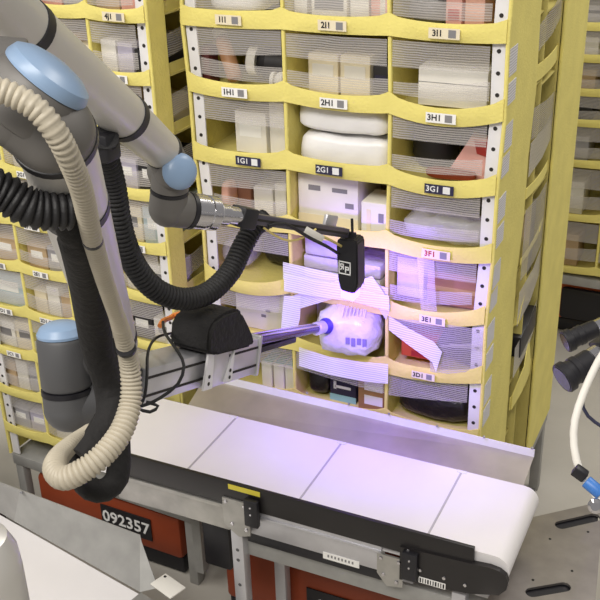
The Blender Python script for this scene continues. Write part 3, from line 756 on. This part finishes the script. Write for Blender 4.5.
MB().lathe([(0, .0045), (.03, .004)], at(22, 489, z=.612)-V((0, .004, .01)), (.5, -.6, .5), 10).build('latch_pin', CHROME, ch)
q = at(168, 586, z=.50)
u = (at(184, 592, z=.50)-at(160, 575, z=.5)).normalized(); v = UZ.cross(u)
b = MB().box(q, (.10, .065, .006), Matrix((u, v, UZ)).transposed(), .0025)
b.lathe([(0, .005), (.001, .005)], q-u*.038+v*.02+UZ*.003, UZ, 12, 1)
b.box(q-UZ*.02, (.02, .02, .036), None, 0, 2)
tag(b.build('tag_plate', [WHITE, HOLE, STEELM]), 'small white rounded plate beside the metal chute end', 'plate')

# ------------------------------------------------------------------ slotted metal plate, lower right
pl = thing('slotted_plate', 'metal plate with two long slots at the lower right', 'plate', at(560, 570, z=0) if 0 else V((1.30, -.30, 0)))
zp = .70
poly = [at(533, 518, z=zp), at(604, 502, z=zp), at(592, 640, z=zp), at(465, 640, z=zp)]
cu = bpy.data.curves.new('c', 'CURVE'); cu.dimensions = '2D'; cu.fill_mode = 'BOTH'; cu.extrude = .004
def addspl(pts):
    s_ = cu.splines.new('POLY'); s_.points.add(len(pts)-1)
    for q, p in zip(s_.points, pts): q.co = (p.x, p.y, 0, 1)
    s_.use_cyclic_u = True
addspl(poly)
def slot(pa, pb, r):
    a, b = at(*pa, z=zp), at(*pb, z=zp); d = (b-a).normalized(); n_ = V((-d.y, d.x, 0)); out = []
    for k in range(9): t = -math.pi/2+math.pi*k/8; out.append(b+d*(r*math.cos(t))+n_*(r*math.sin(t)))
    for k in range(9): t = math.pi/2+math.pi*k/8; out.append(a+d*(r*math.cos(t))+n_*(r*math.sin(t)))
    addspl(out)
slot((561, 526), (594, 518.5), .019); slot((532, 593.5), (564, 588), .019)
co = bpy.data.objects.new('c', cu); COL.objects.link(co)
me = bpy.data.meshes.new_from_object(co.evaluated_get(bpy.context.evaluated_depsgraph_get()))
bpy.data.objects.remove(co); me.transform(Matrix.Translation((0, 0, zp)))
b = MB(); b.bm.from_mesh(me); b._fin(0)
for (x, y) in ((550, 539), (588, 532), (572, 571), (533, 580)): b.lathe([(0, .004), (.001, .004)], at(x, y, z=zp+.004), UZ, 10, 1)
b.build('plate', [mat('dull_steel_plate', (156, 150, 146), .36, .8, var=.12, scale=14), HOLE], pl, 20)
b = MB(); fr = [p*.9+(poly[0]+poly[1]+poly[2]+poly[3])*.025 for p in poly]; b.rings([[V((p.x, p.y, .60)) for p in fr], [V((p.x, p.y, .692)) for p in fr]]); b.build('support_frame', BLK, pl)
for x in (1.24, 1.44):
    for y in (-.55, -.10): MB().bb((x, y, 0), (x+.04, y+.04, .60)).build('leg', STEELM, pl)

# ------------------------------------------------------------------ robot arms
def ring(A, ax, r, w, parent, m=BLK): return MB().lathe([(-w/2, r), (-w/2*.9, r*1.03), (w/2*.9, r*1.03), (w/2, r)], A, ax, 32).build('seal_ring', m, parent)
def onseg(A, B, x):
    lo_, hi_ = 0., 1.
    px = lambda p: 300+FPX*((p-CAM).dot(RT))/((p-CAM).dot(fwd))
    s_ = px(B) > px(A); lo_, hi_ = -1.5, 2.5
    for _ in range(60):
        mid = (lo_+hi_)/2
        if (px(A+(B-A)*mid) < x) == s_: lo_ = mid
        else: hi_ = mid
    return A+(B-A)*lo_
# --- arm from the top left, holding the black lamp box
A2 = at(25, 28, d=1.80); B2 = at(125, 117, d=2.12); ax2 = (B2-A2).normalized()
arm = thing('articulated_robot', 'upper grey robot arm reaching from the top left with a blue wrist cap', 'robot arm', A2+(A2-B2)*1.0)
start = A2-ax2*.9
r0 = .050
MB().lathe([(0, r0*1.04), (.9, r0*1.0), ((B2-start).length, r0*.97)], start, ax2, 40).build('forearm_tube', ALUT, arm)
ring(A2, ax2, r0*1.01, .026, arm); ring(B2, ax2, r0*.99, .022, arm)
C2 = at(163, 151, d=2.27); axc = (C2-B2).normalized()
MB().lathe([(.008, r0*.95), ((C2-B2).length, .042)], B2, axc, 40).build('wrist_tube', ALUT, arm)
ring(C2, axc, .0425, .014, arm)
J1 = at(171, 171, d=2.30); J2 = at(168, 208, d=2.34); capd = (at(194, 172, d=2.18)-J1).normalized()
b = MB().cyl(C2+axc*.004, J1+axc*.01, .042, .043, 32)
b.cyl(J1-capd*.05, J1+capd*.048, .043, seg=32, bev=.012)
b.ball(J1, .044, 28)
dn = (J2-J1).normalized(); b.cyl(J1, J1+dn*.042, .043, seg=32)
b.build('wrist_housing', GREY, arm)
MB().lathe([(0, .040), (.006, .0405), (.014, .036), (.02, .026), (.023, .012), (.024, .001)], J1+capd*.047, capd, 32).build('joint_cap', BLUE, arm)
ring(J1+dn*.048, dn, .0425, .009, arm)
FL = at(206, 212, d=2.40); rt = (at(219, 214, d=2.42)-J2).normalized()
b = MB().cyl(J1+dn*.052, J2, .043, .044, 32); b.ball(J2, .0445, 28); b.cyl(J2, J2+rt*.052, .043, seg=32, bev=.004)
b.build('wrist_housing', GREY, arm)
ring(J2+rt*.056, rt, .043, .012, arm)
MB().lathe([(.062, .040), (.064, .042), (.094, .042), (.096, .039), (.104, .039), (.106, .0415), (.128, .0415), (.131, .038)], J2, rt, 40).build('tool_flange', CHROME, arm)
# end effector on that arm
ef = thing('lamp_gripper', 'long bar tool on the upper robot arm ending in a black lamp box', 'tool', J2+rt*.131)
P0 = J2+rt*.131
b = MB().lathe([(.0, .03), (.008, .03)], P0, rt, 32); b.build('mounting_disc', ALU, ef)
MB().lathe([(.008, .026), (.035, .026), (.037, .022), (.075, .022)], P0, rt, 32).build('neck', CHROME, ef)
Q0 = P0+rt*.07; Q1 = at(346, 233, d=2.79)
bx = (Q1-Q0).normalized(); bz = (UZ-bx*UZ.dot(bx)).normalized(); by = bz.cross(bx)
RB = Matrix((bx, by, bz)).transposed()
Lb = (Q1-Q0).length
b = MB().box((Q0+Q1)/2, (Lb, .024, .026), RB, .003); b.box((Q0+Q1)/2-by*.0122, (Lb*.96, .002, .006), RB, 0, 1); b.build('bar', [mat('dark_anodised', (96, 92, 104), .35, .6), HOLE], ef)
MB().box(Q0+bx*.02, (.05, .05, .05), RB, .004).build('clamp_block', BLK, ef)
# black lamp box with the white square mark
BT = at(350, 236, d=2.80); BB_ = at(350, 289, d=2.84)
fx = V((.86, .35, 0)).normalized(); fy = V((-.35, .86, 0)).normalized()   # front faces the camera side
fx = V((.92, -.06, 0)).normalized(); fy = V((.06, .92, 0)).normalized()
hb = (BT-BB_).length*1.02; wl = .058; dl = .05
b = MB(); ctr = (BT+BB_)/2
up = (BT-BB_).normalized()
poly = [(-.031, .06), (-.026, .085), (.026, .09), (.034, .08), (.036, -.06), (.022, -.092), (-.018, -.086), (-.026, -.05)]
poly = [(x, y*hb/.182) for x, y in poly]
b.prism(poly, ctr-fy*dl/2, fx, up, fy*dl)
bmesh.ops.bevel(b.bm, geom=list(b.bm.edges), offset=.004, segments=2, affect='EDGES'); b._fin(0)
lb_ = b.build('lamp_box', BLK, ef, 40)
# white square emblem
b = MB(); O = ctr-fy*(dl/2+.0005)+up*(-.006)-fx*.004
s_ = .017
for (x, y, w, h) in ((0, s_, 2*s_, .003), (0, -s_, 2*s_, .003), (s_, 0, .003, 2*s_), (-s_, 0, .003, 2*s_)):
    b.box(O+fx*x+up*y, (w+.003 if h < .01 else w, .001, h), Matrix((fx, fy, up)).transposed())
RL = Matrix((fx, fy, up)).transposed()
# mirrored R joined to a lower P, as strokes
for (x, y, w, h, a) in ((-.004, .003, .003, .016, 0), (-.008, .010, .009, .003, 0), (-.012, .007, .003, .007, 0), (-.008, .003, .009, .003, 0), (-.010, -.003, .003, .010, .6), (.003, -.004, .003, .018, 0), (.008, .003, .010, .003, 0), (.012, 0, .003, .007, 0), (.008, -.004, .010, .003, 0)):
    b.box(O+fx*x+up*y, (w, .001, h), RL @ Matrix.Rotation(a, 3, 'Y'))
b.build('emblem', INKW, lb_, 0)
b = MB().prism([(-.018, -.02), (.02, -.024), (.02, .0), (-.018, .0)], ctr-fy*.022-up*(hb*.49), fx, up, fy*.044); b.build('lens', UVLENS, lb_)
MB().cyl(BT+up*-.01+fx*.008, BT+up*.05+fx*.006, .004, seg=10).build('stud', BLK, ef)
for q in (-.012, .0, .014): MB().cyl(BT+fx*q-up*.005, BT+fx*q+up*.012, .005, seg=10).build('knob', BLK, ef)
MB().box(at(330, 222, d=2.80), (.05, .012, .04), RB, .003).build('bracket', ALU, ef)
# wires along the bar
dd = 2.72
o = tag(MB().tube([at(258, 222, d=2.540), at(278, 220, d=2.580), at(300, 223, d=2.640), at(312, 232, d=2.660), at(326, 238, d=2.700), at(341, 246, d=2.790)], .0038, 8).build('signal_wire', YWIRE), 'pale yellow wire with a white plug running to the black lamp box', 'wire')
ca, cb = at(304, 229, d=2.635), at(322, 239, d=2.680); cx_ = (cb-ca).normalized()
MB().box((ca+cb)/2, ((cb-ca).length, .016, .02), Matrix((cx_, UZ.cross(cx_).normalized(), cx_.cross(UZ.cross(cx_).normalized()))).transposed(), .003).build('plug', WHITE, o)
tag(MB().tube([at(268, 226, d=2.520), at(285, 224, d=2.550), at(310, 238, d=2.640), at(326, 246, d=2.650), at(339, 254, d=2.790)], .0045, 8).build('power_cable', BLKR), 'black cable beside the pale yellow wire to the lamp box', 'cable')
tag(MB().tube([at(264, 228, d=2.520), at(276, 236, d=2.560), at(290, 241, d=2.600), at(304, 237, d=2.640), at(316, 229, d=2.660)], .003, 8).build('signal_wire', YWIRE), 'thin loose pale wire looping below the bar tool', 'wire')
# black ribbed hose of the upper arm
hose = tag(MB().tube([at(105, 137, d=2.06), at(104, 150, d=2.10), at(113, 185, d=2.18), at(121, 230, d=2.24), at(134, 264, d=2.30), at(155, 289, d=2.36), at(182, 299, d=2.42), at(208, 293, d=2.48), at(230, 272, d=2.54), at(243, 246, d=2.58), at(254, 227, d=2.60), at(266, 219, d=2.62)], .0265, 14, rib=.011).build('cable_hose', BLKR, smooth=80), 'black ribbed hose hanging in a loop from the upper robot arm', 'hose')
MB().box(at(104, 146, d=2.08), (.05, .05, .06), None, .008).build('hose_clamp', BLK, hose)

# --- arm in front, at the left
E1 = at(38, 92, d=1.52)
nrm = (RT*.64-DN*.73-fwd*.22).normalized()
T0 = at(54, 137, d=1.50); T1 = at(92, 250, d=1.93); T2 = at(115, 343, d=2.28)
arm = thing('articulated_robot', 'front grey robot arm at the left with a large blue elbow cap', 'robot arm', at(-60, 90, d=1.5))
cap0 = at(47, 78, d=1.47)
ta = (T1-T0).normalized()
b = MB().cyl(cap0-nrm*.080, cap0, .066, seg=48, bev=.014)
hc = cap0-nrm*.055; b.ball(hc, .061, 40); b.cyl(hc, T0-ta*.018, .060, .0606, 48); b.ball(T0-ta*.018, .0606, 40); b.cyl(T0-ta*.018, T0, .0606, seg=48)
b.build('elbow_housing', GREY, arm)
b = MB().cyl(at(28, 84, d=1.54), at(-110, 76, d=1.56), .064, .066, 40, bev=.004); b.build('upper_arm_housing', GREY, arm)
MB().lathe([(0, .064), (.006, .0645), (.018, .06), (.026, .046), (.031, .026), (.033, .001)], cap0-nrm*.004, nrm, 40).build('joint_cap', BLUE, arm)
ring(T0, ta, .0608, .018, arm)
Lt = (T2-T0).length
tb = (T2-T0).normalized()
MB().lathe([(.008, .057), (Lt*.1, .0565), (Lt*.5, .053), (Lt, .050)], T0, tb, 40).build('forearm_tube', ALUT, arm)
ring(onseg(T0, T2, 74), tb, .0555, .022, arm)
ring(T2-tb*.05, tb, .0505, .026, arm)
W1 = at(112, 356, d=2.34); W2 = at(64, 358, d=2.30); W3 = at(68, 398, d=2.33)
dw = (W3-W2).normalized(); lw = (W2-W1).normalized()
b = MB().cyl(T2, W1, .050, .05, 32); b.ball(W1, .051, 28); b.cyl(W1, W2, .050, seg=32); b.build('wrist_housing', GREYD, arm)
b = MB().cyl(W2-dw*.055, W2+dw*.07, .056, seg=40, bev=.01); b.build('wrist_housing', GREYD, arm)
MB().lathe([(0, .054), (.006, .0545), (.02, .046), (.028, .03), (.031, .001)], W2-dw*.053, -dw, 36).build('joint_cap', BLUE, arm)
ring(W2+dw*.075, dw, .0555, .012, arm)
W4 = W3+dw*.01
tl = at(120, 392, d=2.36)
b = MB().cyl(W2+dw*.08, W4+dw*.01, .0555, seg=40); b.ball(W4+dw*.012, .056, 32); b.cyl(W4+dw*.012, tl, .054, .05, 36); b.build('wrist_housing', GREYD, arm)

# --- linear suction gripper on the front arm
Ng = at(150, 376, d=2.36); Tg = at(326, 326, Y=-.098)
gu = (Tg-Ng).normalized(); gv = (UZ-gu*UZ.dot(gu)).normalized(); gw = gu.cross(gv)    # gw: to the right, away from the slots
RG = Matrix((gu, -gw, gv)).transposed()
G = lambda a, s_, u: Ng+gu*a+gw*s_+gv*u
Lg = (Tg-Ng).length
gr = thing('suction_gripper', 'aluminium slide gripper with a suction rod on the front robot arm', 'tool', tl)
aend = (onseg(Ng, Tg, 248)-Ng).length
def profile(a0, a1, w, h, s0, u0, name):
    b = MB().box(G((a0+a1)/2, s0, u0), (a1-a0, w, h), RG, .003)
    for s_ in (-1, 1):
        for u in (-.25, .25): b.box(G((a0+a1)/2, s0+s_*(w/2+.0003), u0+u*h), ((a1-a0)*.98, .002, .006), RG, 0, 1)
    return b.build(name, [ALU, HOLE], gr)
profile(-.06, aend*.42, .10, .085, -.02, -.010, 'rear_housing')
profile(aend*.42, aend-.012, .075, .098, 0, -.012, 'slide_profile')
MB().box(G(aend-.006, 0, -.012), (.014, .084, .112), RG, .004).build('end_cap', ALU, gr)
MB().box(G(-.07, -.02, -.01), (.03, .08, .08), RG, .004).build('mount_plate', GREYD, gr)
b = MB().cyl(G(-.07, -.02, -.01), tl, .035, .04, 24); b.build('mount_neck', GREYD, gr)
# gusset bracket with holes
for a in (aend*.40, aend*.62):
    b = MB().prism([(-.02, -.055), (.02, -.055), (.012, .05), (-.012, .05)] if a < aend*.5 else [(-.022, -.05), (.014, -.05), (.014, .04)], G(a, .044, 0), gu, gv, gw*.006)
    for u in (-.04, -.022): b.lathe([(0, .005), (.001, .005)], G(a, .0502, u), gw, 10, 1)
    b.build('gusset', [POST, HOLE], gr)
MB().box(G(aend*.51, .043, -.004), (aend*.2, .004, .1), RG, .001).build('bracket_plate', ALU, gr)
# black cover
pf = [(-.10, .0), (-.105, .05), (-.085, .072), (-.03, .085), (.03, .088), (.06, .075), (.085, .035), (.125, .022), (.14, .0), (.13, -.012), (-.05, -.01)]
pf = [(x*.95, y*1.12) for x, y in pf]
b = MB().prism(pf, G(aend*.54, -.055, .042), gu, gv, gw*.115)
bmesh.ops.bevel(b.bm, geom=list(b.bm.edges), offset=.008, segments=2, affect='EDGES'); b._fin(0)
b.build('cover', BLKC, gr, 60)
# chrome rod with cup
rs = G(aend-.01, 0, .018)
b = MB().cyl(rs, Tg-gu*.03, .016, .014, 24); b.build('rod', mat('dark_polished_steel', (104, 98, 124), .2, .9, var=.04), gr)
for o_ in (.012, -.012): MB().cyl(rs+gw*o_+gv*.016, Tg-gu*.08+gw*o_+gv*.012, .0035, seg=10).build('air_line', CHROME, gr)
b = MB().box(G(aend+.12, .0, -.012), (.30, .022, .016), RG, .002); b.build('rod_guide', BLK, gr)
MB().lathe([(-.075, .017), (-.07, .021), (-.03, .021), (-.026, .018)], Tg, gu, 24).build('rod_collar', ALU, gr)
MB().lathe([(-.03, .014), (-.022, .022), (-.016, .018), (-.01, .024), (-.004, .021), (0, .026)], Tg, gu, 24).build('suction_cup', mat('violet_rubber', (58, 44, 130), .5), gr)
# cables near the gripper
tag(MB().tube([at(186, 330, d=2.6), at(172, 333, d=2.55), at(156, 338, d=2.42), at(148, 352, d=2.32), at(147, 375, d=2.26), at(145, 395, d=2.26), at(141, 404, d=2.26)], .0035, 8).build('cable', BLKR), 'thin black cable looping left of the gripper cover', 'cable')
tag(MB().tube([at(163, 322, d=2.5), at(165, 333, d=2.44), at(178, 352, d=2.32), at(184, 366, d=2.28), at(178, 384, d=2.27), at(160, 398, d=2.25), at(148, 404, d=2.25), at(138, 408, d=2.25), at(150, 412, d=2.25), at(158, 406, d=2.25), at(146, 402, d=2.25)], .0038, 8).build('cable', BLKR), 'thin black cable crossing the slide housing into a small knot', 'cable')
tag(MB().tube([G(aend*.46, 0, .10), at(180, 314, d=2.62), at(170, 318, d=2.62), at(163, 321, d=2.58), at(160, 326, d=2.56)], .007, 8).build('orange_lead', BRASS), 'short orange wire lead at the back of the black cover', 'wire')

# cream ribbed conduit in front of the arm
con = tag(MB().tube([at(-30, 84, d=1.36), at(5, 92, d=1.36), at(35, 108, d=1.355), at(56, 133, d=1.36), at(70, 160, d=1.39), at(82, 192, d=1.46), at(92, 237, d=1.59), at(104, 278, d=1.74), at(120, 326, d=1.94), at(129, 362, d=2.04), at(131, 398, d=2.06), at(122, 430, d=2.04), at(103, 455, d=2.02), at(82, 471, d=2.02), at(64, 478, d=2.04), at(55, 470, d=2.08), at(59, 457, d=2.14), at(72, 444, d=2.20), at(90, 430, d=2.28)], lambda t: .0165-.0015*min(1, t/.4) if t < .5 else .015+.0085*min(1, (t-.5)/.22)-.009*max(0, (t-.86)/.14), 14, rib=.0095).build('ribbed_conduit', CONDUIT, smooth=80), 'cream ribbed conduit running down the front robot arm', 'conduit')
for x, y, d_, r_, q in ((92.5, 240, 1.60, .0160, (12, 42)), (126, 348, 2.00, .0195, (8, 36))):
    p_ = at(x, y, d=d_); MB().lathe([(-.005, r_*.97), (-.004, r_*1.04), (.004, r_*1.04), (.005, r_*.97)], p_, at(x+q[0], y+q[1], d=d_+.14)-p_, 24).build('cable_tie', BLK, con)
# black padded sleeves
tag(MB().tube([at(-30, 178, d=1.52), at(2, 192, d=1.53), at(34, 209, d=1.535), at(73, 210, d=1.545)], .029, 16, rib=.011).build('cable_hose', BLKR, smooth=80), 'thick black ribbed hose entering from the left edge', 'hose')
sl = tag(MB().tube([at(66, 212, d=1.62), at(76, 230, d=1.65), at(86, 275, d=1.84), at(93, 320, d=2.02), at(98, 350, d=2.11), at(108, 385, d=2.17), at(110, 415, d=2.16), at(98, 440, d=2.12), at(84, 458, d=2.11)], lambda t: (.030 if t < .1 else .034) if t < .6 else .034-.006*(t-.6)/.4, 16).build('cable_sleeve', BLKC, smooth=80), 'black cloth cable sleeve strapped along the front robot arm', 'sleeve')
for (x, y, d_, r_) in ((86, 236, 1.70, .056),):
    pass

MB().box(at(104, 348, d=2.16), (.09, .05, .10), None, .015).build('sleeve_clamp', BLK, sl)
MB().tube([at(105, 420, d=2.212), at(92, 442, d=2.24), at(80, 460, d=2.24), at(80, 476, d=2.22), at(91, 489, d=2.2), at(105, 490, d=2.2), at(117, 478, d=2.21), at(119, 456, d=2.23), at(118, 432, d=2.24)], .0255, 16).build('sleeve_loop', BLKC, sl, smooth=80)

# big grey robot joint, lower left corner
q = at(-14, 590, d=1.45)
b = MB().lathe([(-q.z-.03, .09), (-q.z-.01, .09), (-q.z+.01, .06), (-.5, .052), (.0, .052), (.03, .05), (.055, .04), (.068, .02), (.07, .001)], q+V((0, 0, .03)), V((0, 0, 1)), 36)
o = tag(b.build('robot_joint', ALUT), 'rounded grey machine housing in the lower left corner', 'housing')

# ------------------------------------------------------------------ barcode cameras and cable on the right
def lens(label, A, B, r):
    A, B = V(A), V(B); ax = (B-A).normalized(); L = (B-A).length
    o = thing('inspection_camera', label, 'camera', A, 0, 'inspection cameras at the right edge')
    MB().lathe([(0, r*.93), (.003, r), (.016, r), (.018, r*.86), (.03, r*.82), (.032, r*.88), (.044, r*.88), (.046, r*.8), (.075, r*.78), (.078, r*.7)], A, ax, 32).build('lens_barrel', BLK, o)
    MB().lathe([(-.001, r*.8), (.001, r*.8)], A, ax, 28).build('front_glass', LENSG, o)
    MB().cyl(A+ax*.078, A+ax*.10, r*.72, seg=24).build('lens_ring', CHROME, o)
    u = ax.orthogonal().normalized(); Rm = Matrix((ax, u, ax.cross(u))).transposed()
    MB().box(A+ax*.14, (.08, r*1.7, r*1.7), Rm, .004).build('camera_body', ALU if 'upper' in label else BLK, o)
    return o
c1a, c1b = at(565, 342, d=2.35), at(605, 324, d=2.38)
c2a, c2b = at(562, 379, d=2.2), at(604, 352, d=2.24)
lens('upper black lens camera at the right edge of the photo', c1a, c1b, .026)
lens('lower black lens camera at the right edge of the photo', c2a, c2b, .034)
st = thing('camera_stand', 'aluminium stand carrying the two lens cameras outside the right edge', 'stand', (c1b.x+.36, c1b.y, 0))
MB().bb((c1b.x+.34, c1b.y-.02, .02), (c1b.x+.38, c1b.y+.02, 1.9), bev=.002).build('post', ALU, st)
MB().bb((c1b.x+.24, c1b.y-.15, 0), (c1b.x+.48, c1b.y+.15, .02), bev=.004).build('foot_plate', STEELM, st)
for A, B in ((c1a, c1b), (c2a, c2b)):
    e = A+(B-A).normalized()*.18
    MB().tube([e, V((c1b.x+.34, c1b.y, e.z))], .012, 10, smooth=False).build('bracket_arm', ALU, st)
w = tag(MB().tube([V((c1b.x+.36, c1b.y, 1.909)), at(640, 290, d=2.1), at(612, 340, d=2.0), at(598, 362, d=2.0), at(584, 392, d=2.0), at(575, 420, d=2.0), at(574, 446, d=2.0), at(580, 472, d=2.0), at(588, 484, d=2.0), at(606, 508, d=2.0), at(640, 540, d=2.1), V((c1b.x+.331, c1b.y-.01, .9))], .0075, 12).build('air_tube', WHITE, smooth=80), 'white air tube with a blue fitting hanging at the right edge', 'tube')
MB().box(at(580, 473, d=1.985), (.026, .018, .022), Matrix.Rotation(.5, 3, 'Y'), .003).build('tube_clip', BLK, w)
ca, cb = at(586, 481, d=1.99), at(601, 494, d=1.99)
MB().cyl(ca, cb, .0125, seg=20, bev=.002).build('fitting', BLUEP, w)
MB().lathe([(0, .008), (.004, .014), (.01, .014), (.014, .008)], at(596, 505, d=1.98), (0, -1, .4), 20).build('lock_nut', CHROME, w)
tag(MB().tube([at(616, 350, d=2.08), at(594, 372, d=2.08), at(582, 398, d=2.08), at(588, 416, d=2.08), at(604, 428, d=2.08)], .0035, 8).build('data_cable', mat('dark_blue_cable', (34, 36, 62), .5)), 'thin dark blue cable hanging behind the white air tube', 'cable')

# ------------------------------------------------------------------ light
W = bpy.data.worlds.new('world'); S.world = W; W.use_nodes = True
bg = W.node_tree.nodes['Background']; bg.inputs['Color'].default_value = (1, .975, .93, 1); bg.inputs['Strength'].default_value = .33
def area(name, loc_, target, sx, sy, power, color):
    l = bpy.data.lights.new(name, 'AREA'); l.shape = 'RECTANGLE'; l.size = sx; l.size_y = sy; l.energy = power; l.color = color
    o = bpy.data.objects.new(name, l); COL.objects.link(o); o.location = loc_
    o.rotation_euler = (V(target)-V(loc_)).to_track_quat('-Z', 'Y').to_euler(); return o
area('ceiling_lamp', (.8, -4.2, 5.2), (.5, 0, 1.2), 3.5, 1.2, 230, (1, .96, .9))
area('ceiling_lamp', (-2.4, -2.2, 5.4), (-.5, 0, 1), 3, 1.0, 90, (1, .96, .9))
area('ceiling_lamp', (2.6, 2.2, 5.6), (1.5, 1.6, .5), 3, 1.0, 120, (1, .96, .9))
lp = bpy.data.lights.new('violet_lamp', 'SPOT'); lp.energy = 16; lp.color = (.27, .13, 1.0); lp.spot_size = math.radians(165); lp.spot_blend = .8; lp.shadow_soft_size = .03
lo = bpy.data.objects.new('violet_lamp', lp); COL.objects.link(lo)
lo.location = ctr-up*(hb*.5+.035)+fy*.0
lo.rotation_euler = V((0.0, .75, -.6)).to_track_quat('-Z', 'Y').to_euler()
